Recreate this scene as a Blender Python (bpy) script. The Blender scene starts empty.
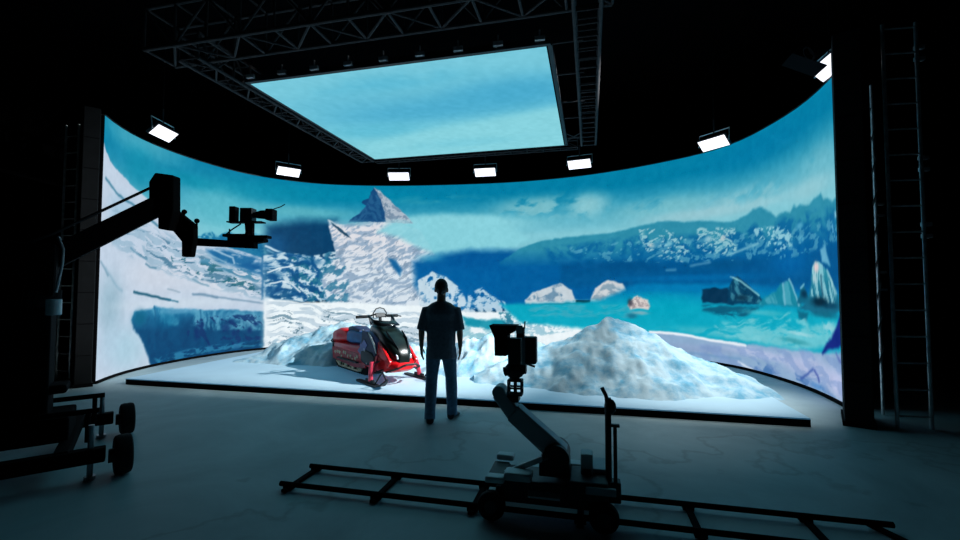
import bpy, math, random
import numpy as np
from mathutils import Vector, Matrix
random.seed(7)
R = math.radians
C = bpy.context.scene.collection
H = 4.68                                   # height of the LED wall
CURVE = np.array([[-6.6,7.8],[-6.709,8.11],[-6.799,8.425],[-6.862,8.746],[-6.895,9.072],[-6.901,9.4],[-6.88,9.728],[-6.835,10.053],[-6.767,10.375],[-6.682,10.693],[-6.581,11.006],[-6.463,11.312],[-6.32,11.606],[-6.145,11.88],[-5.935,12.127],[-5.694,12.347],[-5.432,12.545],[-5.156,12.722],[-4.866,12.872],[-4.562,12.988],[-4.245,13.07],[-3.922,13.127],[-3.595,13.167],[-3.267,13.195],[-2.938,13.211],[-2.608,13.215],[-2.279,13.207],[-1.95,13.19],[-1.621,13.165],[-1.293,13.135],[-0.965,13.099],[-0.638,13.058],[-0.311,13.011],[0.015,12.96],[0.339,12.902],[0.662,12.835],[0.981,12.755],[1.297,12.662],[1.608,12.555],[1.916,12.437],[2.218,12.306],[2.514,12.162],[2.802,12.003],[3.083,11.831],[3.355,11.646],[3.619,11.448],[3.872,11.239],[4.116,11.018],[4.352,10.787],[4.58,10.55],[4.797,10.303],[4.995,10.042],[5.159,9.762],[5.281,9.463],[5.357,9.147],[5.396,8.823],[5.409,8.494],[5.406,8.165],[5.391,7.836],[5.358,7.509],[5.303,7.185],[5.227,6.866],[5.134,6.55],[5.031,6.237]])
# picture shown by the LED wall; coordinates are metres along the wall and metres above the floor
OPS = [
["P",[0,124,163],0.01,1,[-0.6,5.39,0.51,5.95,1.47,6.47,2.32,6.94,3.14,7.4,3.99,7.84,4.79,8.2,5.6,8.49,6.44,8.69,7.32,8.8,8.22,8.86,9.14,8.87,10.06,8.85,10.97,8.81,11.87,8.74,12.76,8.62,13.62,8.44,14.46,8.23,15.26,7.97,16.02,7.7,16.74,7.41,17.49,7.05,18.35,6.58,19.25,6.08,20.2,5.56,21.14,5.05,21.13,4.65,21.11,4.25,21.1,3.86,21.08,3.46,21.07,3.06,21.06,2.67,21.04,2.27,21.03,1.88,21.02,1.49,20.07,1.46,19.15,1.44,18.28,1.42,17.43,1.4,16.71,1.38,16.0,1.37,15.25,1.36,14.46,1.35,13.64,1.34,12.8,1.33,11.93,1.32,11.04,1.31,10.15,1.31,9.25,1.31,8.34,1.31,7.45,1.31,6.58,1.31,5.75,1.32,4.95,1.33,4.16,1.34,3.34,1.36,2.51,1.38,1.7,1.4,0.8,1.42,-0.3,1.45,-0.34,1.95,-0.38,2.44,-0.42,2.94,-0.45,3.43,-0.49,3.92,-0.53,4.41,-0.56,4.9],None,[128,198,212],[4.3,3.15]],
["B",[78,172,194],0.8,1.24,4.65,1.405,0.445,None],
["B",[10,140,170],0.85,1.26,4.08,0.535,0.44,None],
["B",[90,186,202],0.8,3.48,3.68,1.21,0.7,None],
["B",[0,142,170],0.7,4.8,4.3,1.605,0.335,None],
["B",[0,140,168],0.7,2.65,4.17,0.81,0.19,None],
["B",[0,125,163],0.8,14.23,4.51,4.62,0.375,None],
["B",[0,122,165],0.9,18.3,4.35,1.68,0.39,None],
["B",[0,136,168],0.7,6.97,4.39,2.54,0.265,None],
["B",[95,182,196],0.75,5.6,3.82,1.62,0.2,None],
["B",[60,160,182],0.6,9.63,4.24,1.775,0.15,[1.2,5,0.1,0.5,0.3]],
["B",[135,195,203],0.8,12.56,3.93,1.42,0.34,[1.6,3.5,0.4,0.45,0.2]],
["B",[150,205,212],0.8,13.9,3.87,0.65,0.375,[2,3,0.5,0.4,0.25]],
["B",[140,208,218],0.9,10.52,3.52,2.345,0.29,None],
["B",[120,190,202],0.85,15.89,3.57,1.475,0.29,[1.4,3.5,0.6,0.42,0.25]],
["B",[140,195,206],0.85,17.83,3.43,1.34,0.265,[1.4,3.5,0.5,0.4,0.25]],
["B",[110,185,202],0.8,20.06,3.49,0.78,0.395,[1.2,2,0.8,0.35,0.3]],
["B",[152,200,210],0.85,16.7,3.32,1.495,0.16,None],
["B",[148,200,210],0.8,19.72,3.25,0.86,0.19,None],
["B",[150,202,212],0.7,18.26,3.27,0.85,0.1,None],
["P",[10,115,160],0.03,1,[2.85,2.83,3.09,2.96,3.28,3.03,3.45,2.95,3.72,3.08,4.04,3.01,4.44,3.13,4.67,3.07,4.69,2.36,3.79,2.32,2.86,2.27],[5,8,0.3,0.5,0.55,3.4],[90,170,195],None],
["P",[10,108,155],0.03,0.8,[2.96,2.75,3.36,2.91,3.83,2.96,4.21,2.9,4.62,2.93,4.69,2.36,3.85,2.32,2.97,2.27],None,None,None],
["P",[192,208,226],0.025,1,[-0.53,4.41,-0.13,4.41,0.08,4.06,0.25,3.96,0.56,3.85,0.91,3.73,1.22,3.6,1.52,3.5,1.75,3.37,2.03,3.09,2.36,2.92,2.69,2.77,3.1,2.69,3.65,2.69,4.19,2.6,4.68,2.47,4.76,1.33,4.77,0.39,4.79,-0.56,4.7,-1.13,3.92,-1.03,3.1,-0.9,2.3,-0.76,1.49,-0.6,0.57,-0.41,-0.51,-0.18,-0.51,0.31,-0.52,0.82,-0.52,1.32,-0.52,1.83,-0.52,2.34,-0.52,2.85,-0.52,3.37,-0.53,3.89],None,None,None],
["B",[214,220,230],0.8,3.8,1.81,1.195,0.36,None],
["B",[208,214,226],0.6,1.92,1.93,1.115,0.43,None],
["B",[148,182,200],0.85,0.44,1.34,0.5,0.62,None],
["B",[165,200,220],0.6,0.67,0.59,0.675,0.485,None],
["B",[205,220,232],0.6,2.47,1.31,1.955,0.135,None],
["B",[150,190,215],0.7,0.75,3.04,0.54,0.42,None],
["B",[165,205,222],0.6,1.14,0.43,0.54,0.47,None],
["P",[150,182,204],0.06,0.8,[0.39,3.16,1.6,2.97,2.69,2.7,3.65,2.41,4.69,2.01,4.71,1.33,3.54,1.61,2.45,1.88,1.35,2.18,0.43,2.45],[1.6,9,-0.42,0.5,0.35,3.8],None,None],
["P",[75,125,155],0.04,0.9,[0.83,2.8,1.61,2.82,2.7,2.54,3.66,2.21,4.65,1.66,4.65,1.39,3.4,1.75,2.31,2.06,1.35,2.3,0.98,2.58],[2.4,15,-0.42,0.57,0.06],None,None],
["P",[30,100,120],0.03,0.85,[2.11,2.4,3.38,2.25,4.65,1.71,4.65,1.5,3.39,1.85,2.31,2.14],[6,12,-0.4,0.57,0.05],None,None],
["P",[60,130,165],0.04,0.8,[2.97,2.56,3.65,2.54,4.64,2.2,4.65,1.77,3.66,2.06,2.97,2.27],[2.4,11,-0.42,0.52,0.06],None,None],
["L",[30,105,135],0.025,0.04,0.8,[0.12,3.6,0.29,3.53,0.51,3.43,0.8,3.35,1.06,3.31,1.36,3.2,1.82,2.98]],
["L",[80,135,165],0.02,0.03,0.8,[1.07,2.44,1.26,2.33,1.54,2.25]],
["L",[60,120,150],0.02,0.03,0.8,[1.52,2.15,1.64,2.09,1.8,2.08]],
["L",[95,140,165],0.02,0.05,0.7,[0.04,2.1,0.16,2.02,0.33,1.88]],
["L",[110,155,178],0.02,0.06,0.5,[0.24,2.0,0.56,1.74,0.83,1.59]],
["L",[10,80,108],0.035,0.03,0.9,[1.2,1.57,1.58,1.51,1.93,1.44,2.2,1.39]],
["L",[40,110,140],0.02,0.03,0.9,[2.09,1.41,2.41,1.34]],
["L",[90,130,160],0.035,0.04,0.8,[2.81,1.51,3.13,1.49,3.46,1.43]],
["L",[110,145,172],0.025,0.04,0.8,[3.46,1.43,4.08,1.34,4.66,1.25]],
["L",[120,150,170],0.02,0.03,0.6,[2.14,1.63,2.46,1.56]],
["L",[90,140,165],0.02,0.03,0.6,[2.8,1.86,3.02,1.75,3.21,1.7]],
["P",[45,135,178],0.04,1,[1.17,1.02,1.22,1.17,1.45,1.2,1.73,1.21,1.78,1.29,1.97,1.22,2.34,1.18,3.01,1.13,3.82,1.1,4.76,1.01,4.83,0.11,4.42,-0.04,3.04,-0.1,1.99,-0.15,1.78,-0.11,1.69,0.19,1.53,0.5,1.36,0.72,1.21,0.84],None,[0,72,118],[1.3,0.75]],
["P",[0,62,108],0.04,0.5,[1.4,1.08,2.24,1.02,3.07,0.96,3.91,0.9,4.71,0.85,4.73,0.04,3.9,-0.0,3.04,-0.01,1.99,-0.07,1.77,0.14],[3,1.6,0.1,0.52,0.57,2.09],None,None],
["P",[105,180,208],0.05,0.7,[1.67,1.23,2.69,1.16,3.71,1.08,4.71,1.01,4.72,0.52,3.43,0.62,1.96,0.88],[4,2.5,0,0.5,0.76,2.375],None,None],
["B",[0,98,132],0.8,1.4,1.04,0.23,0.18,None],
["B",[0,105,150],0.6,2.16,0.95,0.37,0.22,None],
["B",[110,172,205],0.6,2.47,1.13,0.475,0.07,None],
["B",[90,165,200],0.5,3.88,0.94,0.745,0.13,None],
["B",[120,185,212],0.6,4.41,0.81,0.315,0.24,None],
["L",[20,95,140],0.02,0.02,0.8,[1.78,1.27,1.81,1.14,1.84,1.01]],
["L",[20,95,140],0.02,0.03,0.8,[3.01,1.13,3.04,0.94,2.99,0.75]],
["P",[8,50,105],0.03,0.85,[2.61,0.97,3.65,0.95,4.66,0.96,4.68,0.04,3.74,0.12,2.77,0.22],[4.2,2.6,1.2,0.63,0.05],None,None],
["B",[5,48,105],0.85,2.94,0.59,0.08,0.19,None],
["B",[5,48,105],0.85,3.07,0.77,0.08,0.1,None],
["B",[5,48,105],0.85,3.72,0.65,0.135,0.125,None],
["B",[5,48,105],0.85,3.86,0.79,0.105,0.075,None],
["B",[5,48,105],0.85,3.94,0.5,0.08,0.1,None],
["B",[5,48,105],0.85,4.36,0.55,0.08,0.105,None],
["B",[5,48,105],0.85,4.51,0.7,0.08,0.065,None],
["P",[0,60,100],0.03,0.8,[1.72,0.11,2.72,0.11,3.74,0.16,4.73,0.25,4.73,-0.07,3.91,-0.11,3.04,-0.1,1.8,-0.14],[5,7,0,0.5,0.15],None,None],
["P",[60,150,190],0.04,0.6,[1.82,0.17,3.03,0.25,3.87,0.24,4.67,0.26,4.68,0.12,3.87,0.09,3.04,0.09,1.94,-0.01],[3,9,0.3,0.5,0.35,2.85],None,None],
["P",[0,62,104],0.2,1,[4.72,3.35,5.61,3.59,6.59,3.64,6.85,2.62,6.44,1.89,4.98,1.6,4.73,2.69],None,None,None],
["B",[15,90,145],0.6,4.96,2.84,0.365,0.33,None],
["P",[25,105,158],0.08,1,[3.13,2.57,3.65,2.64,4.19,2.58,4.68,2.44,4.98,1.74,4.64,1.98,4.06,2.18,3.74,2.27,3.46,2.3],[3,6,-0.3,0.4,0.3],None,None],
["L",[195,220,235],0.035,0.03,1,[4.73,2.8,4.96,2.7,5.2,2.61,5.52,2.56,5.89,2.52]],
["L",[120,175,205],0.025,0.04,0.8,[4.78,2.69,5.1,2.54,5.41,2.45]],
["L",[190,215,232],0.025,0.03,0.8,[3.35,2.59,3.62,2.51,3.87,2.43,3.9,2.3]],
["L",[150,190,212],0.02,0.03,0.8,[3.18,2.48,3.41,2.4,3.68,2.31]],
["P",[10,85,140],0.05,1,[4.63,2.52,5.09,2.66,5.62,2.59,6.57,2.53,6.73,1.31,5.64,1.26,4.65,1.36],None,None,None],
["P",[205,226,236],0.03,0.95,[4.66,2.52,5.22,2.66,5.89,2.57,6.85,2.77,7.01,1.22,5.91,1.26,4.7,1.39],[4,5,-0.6,0.5,0.8,3],None,None],
["P",[0,75,125],0.03,0.85,[4.66,2.36,5.62,2.4,6.85,2.48,7.01,1.22,5.91,1.26,4.7,1.39],[3,5,-0.6,0.56,0.08],None,None],
["P",[10,100,130],0.03,0.7,[5.36,2.56,6.71,2.53,7.01,1.22,5.91,1.26,5.24,1.6],[7,8,0.5,0.6,0.05],None,None],
["B",[0,78,135],0.85,4.93,1.99,0.255,0.11,None],
["B",[0,72,128],0.85,4.96,1.58,0.31,0.125,None],
["B",[5,85,145],0.8,4.48,2.25,0.415,0.105,None],
["B",[0,80,135],0.8,5.89,2.4,0.325,0.115,None],
["L",[225,238,245],0.03,0.02,0.9,[4.79,2.09,5.1,2.21,5.41,2.28]],
["L",[225,238,245],0.03,0.02,0.9,[4.85,1.77,5.16,1.85,5.42,1.77,5.64,1.55]],
["P",[222,222,228],0.03,1,[6.36,3.64,6.59,3.53,6.84,3.53,7.27,3.6,8.0,3.64,8.44,3.55,9.04,3.36,9.64,2.42,10.08,1.6,10.53,1.03,9.5,1.0,8.46,0.99,7.44,0.97,6.46,0.97,6.22,1.89,6.6,2.62],None,[214,226,236],[3.2,2]],
["P",[140,166,192],0.03,0.9,[6.36,3.64,6.84,3.53,8.0,3.64,8.44,3.55,9.04,3.36,9.64,2.42,10.08,1.6,10.53,1.03,9.5,1.0,8.46,0.99,7.44,0.97,6.46,0.97,6.22,1.89,6.6,2.62],[4.5,2.6,-1.2,0.55,0.57,3.04],None,None],
["P",[110,135,160],0.03,0.55,[6.7,3.47,8.0,3.49,9.04,3.07,9.94,1.6,10.23,1.08,9.35,1.06,8.46,1.05,7.59,1.03,6.73,1.02,6.33,1.89,6.66,2.62],[10,4,-1.2,0.64,0.05],None,None],
["P",[40,115,150],0.05,0.8,[6.32,2.76,6.86,2.42,7.01,1.6,6.87,1.02,6.24,1.03,6.11,1.89],[5,4,-1,0.55,0.1],None,None],
["P",[15,60,90],0.015,0.9,[6.42,3.58,6.65,3.44,6.87,3.27,7.02,3.09,6.7,3.29,6.51,3.47],None,None,None],
["P",[135,208,220],0.12,0.92,[8.0,3.49,8.44,3.75,9.63,3.83,10.52,3.77,11.4,3.7,12.27,3.01,11.11,2.58,9.64,2.59,8.89,2.89,8.45,3.13,7.8,3.31],None,None,None],
["P",[0,88,150],0.06,0.9,[8.1,2.54,8.33,2.48,8.51,2.19,8.45,2.01,8.25,2.25],None,None,None],
["P",[0,85,150],0.15,1,[8.84,2.42,9.64,2.65,10.52,2.76,11.98,2.73,13.39,2.53,13.38,1.33,12.4,1.16,11.4,0.98,10.53,0.97,9.35,1.13,8.9,1.75],None,[0,95,160],[2.6,2.0]],
["B",[60,160,195],0.6,9.34,2.54,0.42,0.145,None],
["P",[200,220,232],0.03,0.95,[8.99,1.89,9.4,2.13,9.79,2.01,10.29,1.6,10.53,0.97,9.05,0.96],[6,6,-0.5,0.42,0.2],None,None],
["P",[195,218,232],0.03,0.9,[10.47,1.54,10.88,1.66,11.17,1.43,11.54,1.26,11.69,0.92,10.41,0.91],[6,7,0.5,0.45,0.2],None,None],
["P",[20,72,122],0.02,1,[6.95,3.59,7.07,3.74,7.27,3.87,7.44,4.08,7.32,4.16,7.35,4.25,7.52,4.29,7.58,4.5,7.67,4.62,7.78,4.56,7.93,4.17,8.06,3.84,8.03,3.61],None,None,None],
["P",[45,105,150],0.02,0.6,[7.04,3.66,7.44,4.08,7.58,4.44,7.7,4.56,7.97,4.02,8.03,3.61],[5,5,0.5,0.5,0.57,2.85],None,None],
["P",[172,186,200],0.02,1,[7.67,4.63,7.87,4.5,8.14,4.26,8.44,3.96,8.65,3.78,8.83,3.57,8.03,3.58,8.0,3.9,7.87,4.26,7.76,4.5],None,None,None],
["P",[110,135,160],0.02,0.85,[7.67,4.63,7.87,4.5,8.14,4.26,8.44,3.96,8.83,3.57,8.03,3.58,8.0,3.9,7.87,4.26],[7,5,-1,0.52,0.55,3.325],None,None],
["B",[95,165,190],0.65,7.04,3.57,0.68,0.09,None],
["B",[150,205,216],0.6,8.44,3.61,0.475,0.085,None],
["P",[236,246,250],0.04,1,[4.7,1.41,5.64,1.26,6.73,1.25,7.87,1.19,9.05,1.13,10.53,0.97,11.97,0.98,13.1,0.89,14.19,0.82,15.59,0.59,16.12,0.07,16.62,-0.4,15.91,-0.53,15.14,-0.67,14.34,-0.8,13.51,-0.91,12.65,-1.02,11.77,-1.1,10.88,-1.17,9.97,-1.23,9.06,-1.28,8.15,-1.32,7.25,-1.34,6.39,-1.34,5.56,-1.3,4.75,-1.22,4.74,-0.35,4.72,0.53],None,None,None],
["P",[186,206,220],0.03,0.85,[4.76,1.33,5.59,1.24,6.45,1.14,7.3,1.08,8.17,1.02,9.05,0.96,9.35,-0.14,8.39,-0.16,7.44,-0.17,6.51,-0.16,5.63,-0.13,4.78,-0.07],[1.3,9,-0.35,0.52,0.38,3.325],None,None],
["P",[105,140,160],0.02,0.85,[4.76,1.11,5.59,1.07,6.45,1.02,7.35,0.87,8.27,0.72,9.2,0.58,9.21,0.0,8.28,-0.02,7.37,-0.03,6.49,-0.03,5.65,-0.01,4.83,0.03],[1.7,15,-0.45,0.63,0.05],None,None],
["P",[55,100,120],0.015,0.8,[4.81,1.06,5.89,0.95,7.02,0.84,8.03,0.56,9.06,0.29,8.16,0.21,7.29,0.14,6.43,0.08,5.62,0.04,4.83,0.03],[7,16,-0.4,0.7,0.04],None,None],
["P",[150,185,205],0.03,0.7,[4.73,0.25,5.66,0.25,6.88,0.3,6.89,-0.14,5.78,-0.12,4.73,-0.07],[3,8,0.3,0.5,0.38,3.8],None,None],
["P",[120,185,202],0.04,0.8,[9.05,0.78,10.53,0.74,11.4,0.81,11.74,0.05,10.53,-0.12,9.06,0.0],[2.6,6,0.4,0.5,0.15],None,None],
["P",[150,195,212],0.03,0.9,[11.54,0.86,12.68,0.83,13.51,0.53,12.68,0.36,11.54,0.05],[5,6,0.6,0.5,0.55,3.4],None,None],
["P",[0,135,162],0.05,0.85,[10.29,0.85,10.82,0.74,11.54,0.75,11.63,0.58,11.05,0.49,10.41,0.59],None,None,None],
["P",[20,110,140],0.03,0.8,[11.34,0.97,12.54,0.94,12.68,0.72,11.54,0.58],[6,8,0.2,0.5,0.1],None,None],
["P",[45,140,168],0.04,1,[11.4,2.4,11.98,2.79,12.69,2.99,13.67,3.06,14.48,3.08,14.87,3.13,15.26,3.2,15.88,3.26,16.35,3.18,16.7,3.18,17.22,3.07,17.55,3.05,17.7,3.1,17.88,3.14,18.05,3.21,18.25,3.21,18.48,3.09,18.71,2.96,18.89,2.99,19.11,2.97,19.24,3.07,19.32,3.02,19.41,3.05,19.65,2.99,19.81,3.04,19.91,3.07,20.04,3.1,20.16,2.99,20.3,2.99,20.42,2.92,20.68,2.94,21.15,2.92,21.11,2.44,21.08,1.96,21.04,1.49,20.04,1.46,19.08,1.44,18.15,1.42,17.28,1.4,16.53,1.38,15.77,1.37,14.96,1.35,14.12,1.34,13.23,1.33,12.33,1.32,11.4,1.32],None,[0,92,155],[2.75,2.25]],
["P",[0,92,150],0.08,0.8,[12.69,2.77,13.58,2.84,14.43,2.9,15.26,2.95,16.25,2.89,17.21,2.81,18.24,2.92,19.4,2.87,20.67,2.8,20.87,2.19,21.05,1.62,20.04,1.62,19.05,1.62,18.11,1.62,17.24,1.63,16.47,1.63,15.7,1.64,14.87,1.64,14.01,1.65,13.11,1.66],[2.2,2.6,0.6,0.5,0.665,2.09],None,None],
["P",[0,82,138],0.1,0.75,[13.11,2.37,14.07,2.34,14.99,2.31,15.86,2.27,16.68,2.24,17.48,2.24,18.41,2.23,19.36,2.2,20.94,2.35,20.89,1.68,19.88,1.69,18.93,1.7,18.0,1.7,17.16,1.71,16.41,1.71,15.65,1.71,14.84,1.71,13.99,1.71,13.11,1.71],None,None,None],
["B",[0,78,132],0.8,14.86,2.21,0.905,0.155,None],
["B",[0,80,132],0.8,17.27,2.16,0.75,0.125,None],
["B",[0,108,172],0.7,16.44,1.88,2.015,0.09,None],
["B",[0,100,168],0.7,19.07,2.1,0.58,0.28,None],
["P",[150,200,210],0.03,0.9,[15.21,3.13,15.76,3.1,16.32,2.86,16.46,2.61,16.31,2.25,15.74,2.38,15.38,2.59],[14,17,-0.5,0.57,0.14],None,None],
["B",[205,205,203],0.8,15.55,2.68,0.085,0.06,None],
["B",[140,200,212],0.8,15.97,2.7,0.095,0.06,None],
["B",[130,190,200],0.6,15.33,2.94,0.075,0.1,None],
["P",[150,200,210],0.03,0.9,[16.63,3.01,17.57,2.9,17.58,2.4,17.03,2.35,16.62,2.56],[14,17,-0.6,0.55,0.14],None,None],
["B",[195,205,208],0.8,17.23,2.72,0.085,0.075,None],
["B",[165,205,215],0.8,16.88,2.74,0.095,0.09,None],
["L",[125,185,205],0.025,0.04,0.8,[17.34,2.35,17.71,2.43,17.94,2.47,18.17,2.52]],
["P",[150,205,218],0.03,0.9,[18.0,2.84,19.16,2.72,19.2,2.37,18.74,2.3,18.23,2.54],[14,17,0.3,0.57,0.14],None,None],
["P",[110,180,200],0.04,0.5,[13.11,2.75,14.21,2.81,15.25,2.85,15.99,2.81,16.69,2.78,17.49,2.77,18.43,2.72,19.39,2.65,20.6,2.67,20.57,2.32,19.07,2.17,18.21,2.2,17.39,2.23,16.68,2.24,15.9,2.27,15.08,2.31,14.2,2.34],[7,9,-0.4,0.58,0.1],None,None],
["B",[120,190,215],0.7,18.78,2.46,0.085,0.05,None],
["B",[110,190,215],0.6,19.39,2.68,0.115,0.065,None],
["B",[110,190,215],0.5,19.41,2.46,0.09,0.065,None],
["L",[100,165,200],0.025,0.05,0.6,[15.91,2.08,16.1,2.08]],
["L",[110,170,200],0.02,0.05,0.6,[16.47,2.16,16.68,2.19,16.91,2.22]],
["L",[140,195,215],0.02,0.03,0.7,[17.4,1.88,17.66,1.79]],
["P",[130,198,222],0.04,0.75,[19.98,2.23,20.15,2.29,20.29,1.98,20.03,2.04],None,None,None],
["P",[150,205,225],0.04,0.8,[20.48,2.74,20.67,2.73,20.69,2.56,20.5,2.66],None,None,None],
["L",[120,190,220],0.02,0.03,0.7,[20.4,2.56,20.42,2.46]],
["P",[195,208,216],0.03,1,[12.12,1.32,12.32,1.52,12.69,1.66,13.11,1.79,13.44,1.6,13.54,1.25,12.12,1.21],None,None,None],
["P",[95,135,165],0.03,0.85,[12.12,1.32,12.69,1.66,13.11,1.79,13.54,1.25],[6,7,0.4,0.54,0.25],None,None],
["B",[70,150,175],0.6,12.82,1.16,0.725,0.08,None],
["P",[205,210,214],0.03,1,[13.93,1.34,14.06,1.66,14.41,1.86,14.78,1.76,14.98,1.45,14.92,1.25,13.92,1.23],None,None,None],
["P",[120,150,170],0.03,0.8,[13.93,1.34,14.41,1.86,14.98,1.45,14.92,1.25],[6,7,0.4,0.54,0.25],None,None],
["P",[0,115,172],0.08,1,[11.4,1.2,12.26,1.22,13.1,1.25,14.19,1.34,15.24,1.78,16.05,1.76,16.82,1.75,17.64,1.73,18.48,1.67,19.33,1.61,21.05,1.59,21.02,1.18,20.99,0.78,20.96,0.37,19.77,0.19,18.66,0.05,17.58,-0.07,16.63,0.02,15.71,0.17,14.96,0.35,14.18,0.56,13.1,0.62,11.97,0.7],None,[10,166,192],[1.62,1.2]],
["B",[0,162,190],0.7,15.85,1.25,1.085,0.33,None],
["B",[0,125,182],0.6,16.44,1.65,1.465,0.09,None],
["B",[100,192,205],0.7,17.6,0.69,1.82,0.12,[1.2,8,0.1,0.42,0.3]],
["P",[80,170,190],0.04,0.6,[12.12,1.21,13.1,1.21,14.06,1.22,14.98,1.23,15.22,0.91,14.28,0.89,13.28,0.88,12.26,0.88],[3,12,0.1,0.5,0.3],None,None],
["P",[216,208,204],0.03,1,[14.92,1.23,15.06,1.43,15.16,1.48,15.31,1.38,15.43,1.36,15.48,1.22,15.43,1.14,14.97,1.13],None,None,None],
["P",[150,140,145],0.02,0.8,[14.92,1.23,15.16,1.48,15.48,1.22,14.97,1.13],[9,9,0.4,0.5,0.55,3.4],None,None],
["B",[50,55,70],0.85,14.98,1.3,0.075,0.1,None],
["B",[160,178,185],0.7,15.23,1.04,0.225,0.05,None],
["B",[10,80,110],0.6,15.02,0.96,0.15,0.075,None],
["P",[5,50,82],0.03,1,[16.71,1.61,16.85,1.65,17.01,1.67,17.18,1.63,17.33,1.65,17.47,1.34,17.44,1.32,16.71,1.32],None,None,None],
["P",[5,62,95],0.03,1,[17.29,1.31,17.35,1.65,17.46,1.84,17.56,1.9,17.77,1.77,17.99,1.61,18.19,1.5,18.32,1.35],None,None,None],
["P",[70,150,172],0.03,0.7,[17.37,1.4,17.4,1.69,17.54,1.88,17.99,1.61,18.32,1.35],[5,3,0.8,0.52,0.55,2.85],None,None],
["L",[135,200,212],0.02,0.025,0.9,[17.46,1.86,17.66,1.79,17.85,1.67,18.16,1.51]],
["B",[3,38,62],0.8,17.68,1.45,0.215,0.08,None],
["P",[20,130,155],0.04,1,[18.09,1.32,18.36,1.48,18.65,1.59,18.8,1.74,18.88,1.7,19.03,1.8,19.14,1.66,19.3,1.45,19.41,1.33],None,None,None],
["P",[90,175,195],0.03,0.6,[18.18,1.34,18.8,1.72,19.03,1.8,19.32,1.36],[6,1.6,0.3,0.5,0.55,2.85],None,None],
["L",[135,190,212],0.02,0.04,0.7,[18.86,1.72,18.88,1.52,18.9,1.36]],
["L",[145,195,215],0.02,0.03,0.8,[19.03,1.8,19.16,1.61,19.29,1.36]],
["P",[15,100,130],0.03,1,[19.24,1.39,19.36,1.65,19.46,1.71,19.51,1.61,19.68,1.39],None,None,None],
["B",[3,42,70],0.8,19.45,1.55,0.12,0.08,None],
["L",[120,190,210],0.02,0.03,0.9,[19.36,1.65,19.46,1.71]],
["P",[50,150,170],0.03,1,[19.32,1.31,19.56,1.45,19.66,1.68,19.71,1.97,19.81,2.05,19.94,2.05,20.06,1.95,20.22,1.91,20.34,1.76,20.45,1.59,20.57,1.43,20.66,1.34,20.4,1.27,19.76,1.25],None,[20,105,135],[2.0,1.45]],
["P",[150,208,218],0.02,0.8,[19.65,1.52,19.71,1.97,19.81,2.05,19.94,2.05,20.22,1.91,20.45,1.59,20.57,1.43,20.31,1.41],[11,1.8,0.25,0.5,0.55,2.85],None,None],
["B",[236,205,206],0.9,19.84,1.97,0.095,0.095,None],
["B",[190,208,214],0.6,19.79,1.79,0.095,0.095,None],
["L",[175,216,225],0.02,0.04,0.7,[20.19,1.91,20.3,1.76,20.42,1.57]],
["L",[10,62,92],0.02,0.04,0.8,[19.98,1.83,20.0,1.65,20.03,1.54]],
["B",[0,30,50],0.95,19.93,1.43,0.285,0.09,None],
["B",[5,52,80],0.7,20.28,1.38,0.26,0.06,None],
["P",[10,85,115],0.05,0.9,[16.7,1.27,17.41,1.28,18.24,1.3,17.97,1.2,17.67,1.04,17.31,1.0,16.93,1.1,16.72,1.16],[3,10,0.1,0.35,0.3],None,None],
["P",[10,92,120],0.05,0.85,[19.26,1.29,19.55,1.24,19.48,1.09,19.28,1.14],None,None,None],
["B",[15,90,115],0.8,20.07,1.24,0.445,0.06,None],
["B",[80,185,200],0.7,18.32,1.18,0.625,0.055,None],
["P",[130,205,214],0.06,0.75,[17.0,0.91,17.67,1.02,18.23,1.21,19.32,1.24,19.6,1.03,20.48,1.13,20.4,0.82,19.28,0.61,17.87,0.58,16.99,0.63],[1.6,7,0.2,0.45,0.2],None,None],
["B",[168,216,224],0.7,19.3,0.88,0.435,0.035,None],
["B",[165,212,220],0.8,20.22,1.05,0.29,0.115,[4,7,0.5,0.5,0.2]],
["B",[50,150,162],0.8,19.15,0.74,0.455,0.05,None],
["P",[140,172,205],0.04,1,[13.09,0.11,14.18,0.35,15.22,0.57,15.71,0.6,16.19,0.59,16.64,0.53,17.1,0.51,17.73,0.52,18.58,0.57,19.28,0.59,20.03,0.65,20.99,0.8,20.96,0.36,20.93,-0.1,19.92,-0.16,18.97,-0.16,18.12,-0.23,17.32,-0.25,16.63,-0.22,15.82,-0.26,14.95,-0.29,14.04,-0.31,13.09,-0.3],None,None,None],
["L",[232,240,248],0.04,0.03,1,[15.47,0.59,16.0,0.59,16.42,0.56,16.99,0.5,17.73,0.49]],
["B",[140,162,198],0.8,16.64,0.29,0.945,0.11,None],
["B",[188,196,228],0.75,18.14,0.38,1.095,0.095,None],
["B",[190,194,228],0.7,19.56,0.36,0.9,0.225,None],
["B",[195,198,232],0.8,20.42,0.26,0.38,0.23,None],
["L",[100,145,190],0.025,0.05,0.6,[16.41,0.17,17.09,0.17,17.59,0.2]],
["P",[50,100,165],0.05,0.7,[17.54,0.13,18.13,0.2,19.12,0.21,19.85,0.14,20.31,0.05,19.25,-0.03,18.13,0.03],[3,7,-0.5,0.52,0.12],None,None],
["L",[225,235,248],0.025,0.03,0.8,[17.54,0.13,17.71,0.08,17.91,0.05]],
["P",[120,150,200],0.05,0.5,[16.64,0.38,17.37,0.43,18.22,0.51,19.1,0.6,20.03,0.7,20.99,0.8,20.95,0.17,19.99,0.04,19.07,-0.06,18.19,-0.12,17.35,-0.16,16.63,-0.13],[2,5,-0.4,0.55,0.38,2.85],None,None],
["P",[15,32,125],0.04,1,[19.94,0.65,20.07,0.79,20.24,0.91,20.41,1.07,20.59,1.31,21.04,1.42,21.0,0.9,20.56,0.82,20.26,0.74,20.13,0.72,19.97,0.62],None,None,None],
["L",[50,80,160],0.02,0.04,0.8,[19.29,0.14,19.46,0.23,19.65,0.35]],
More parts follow.
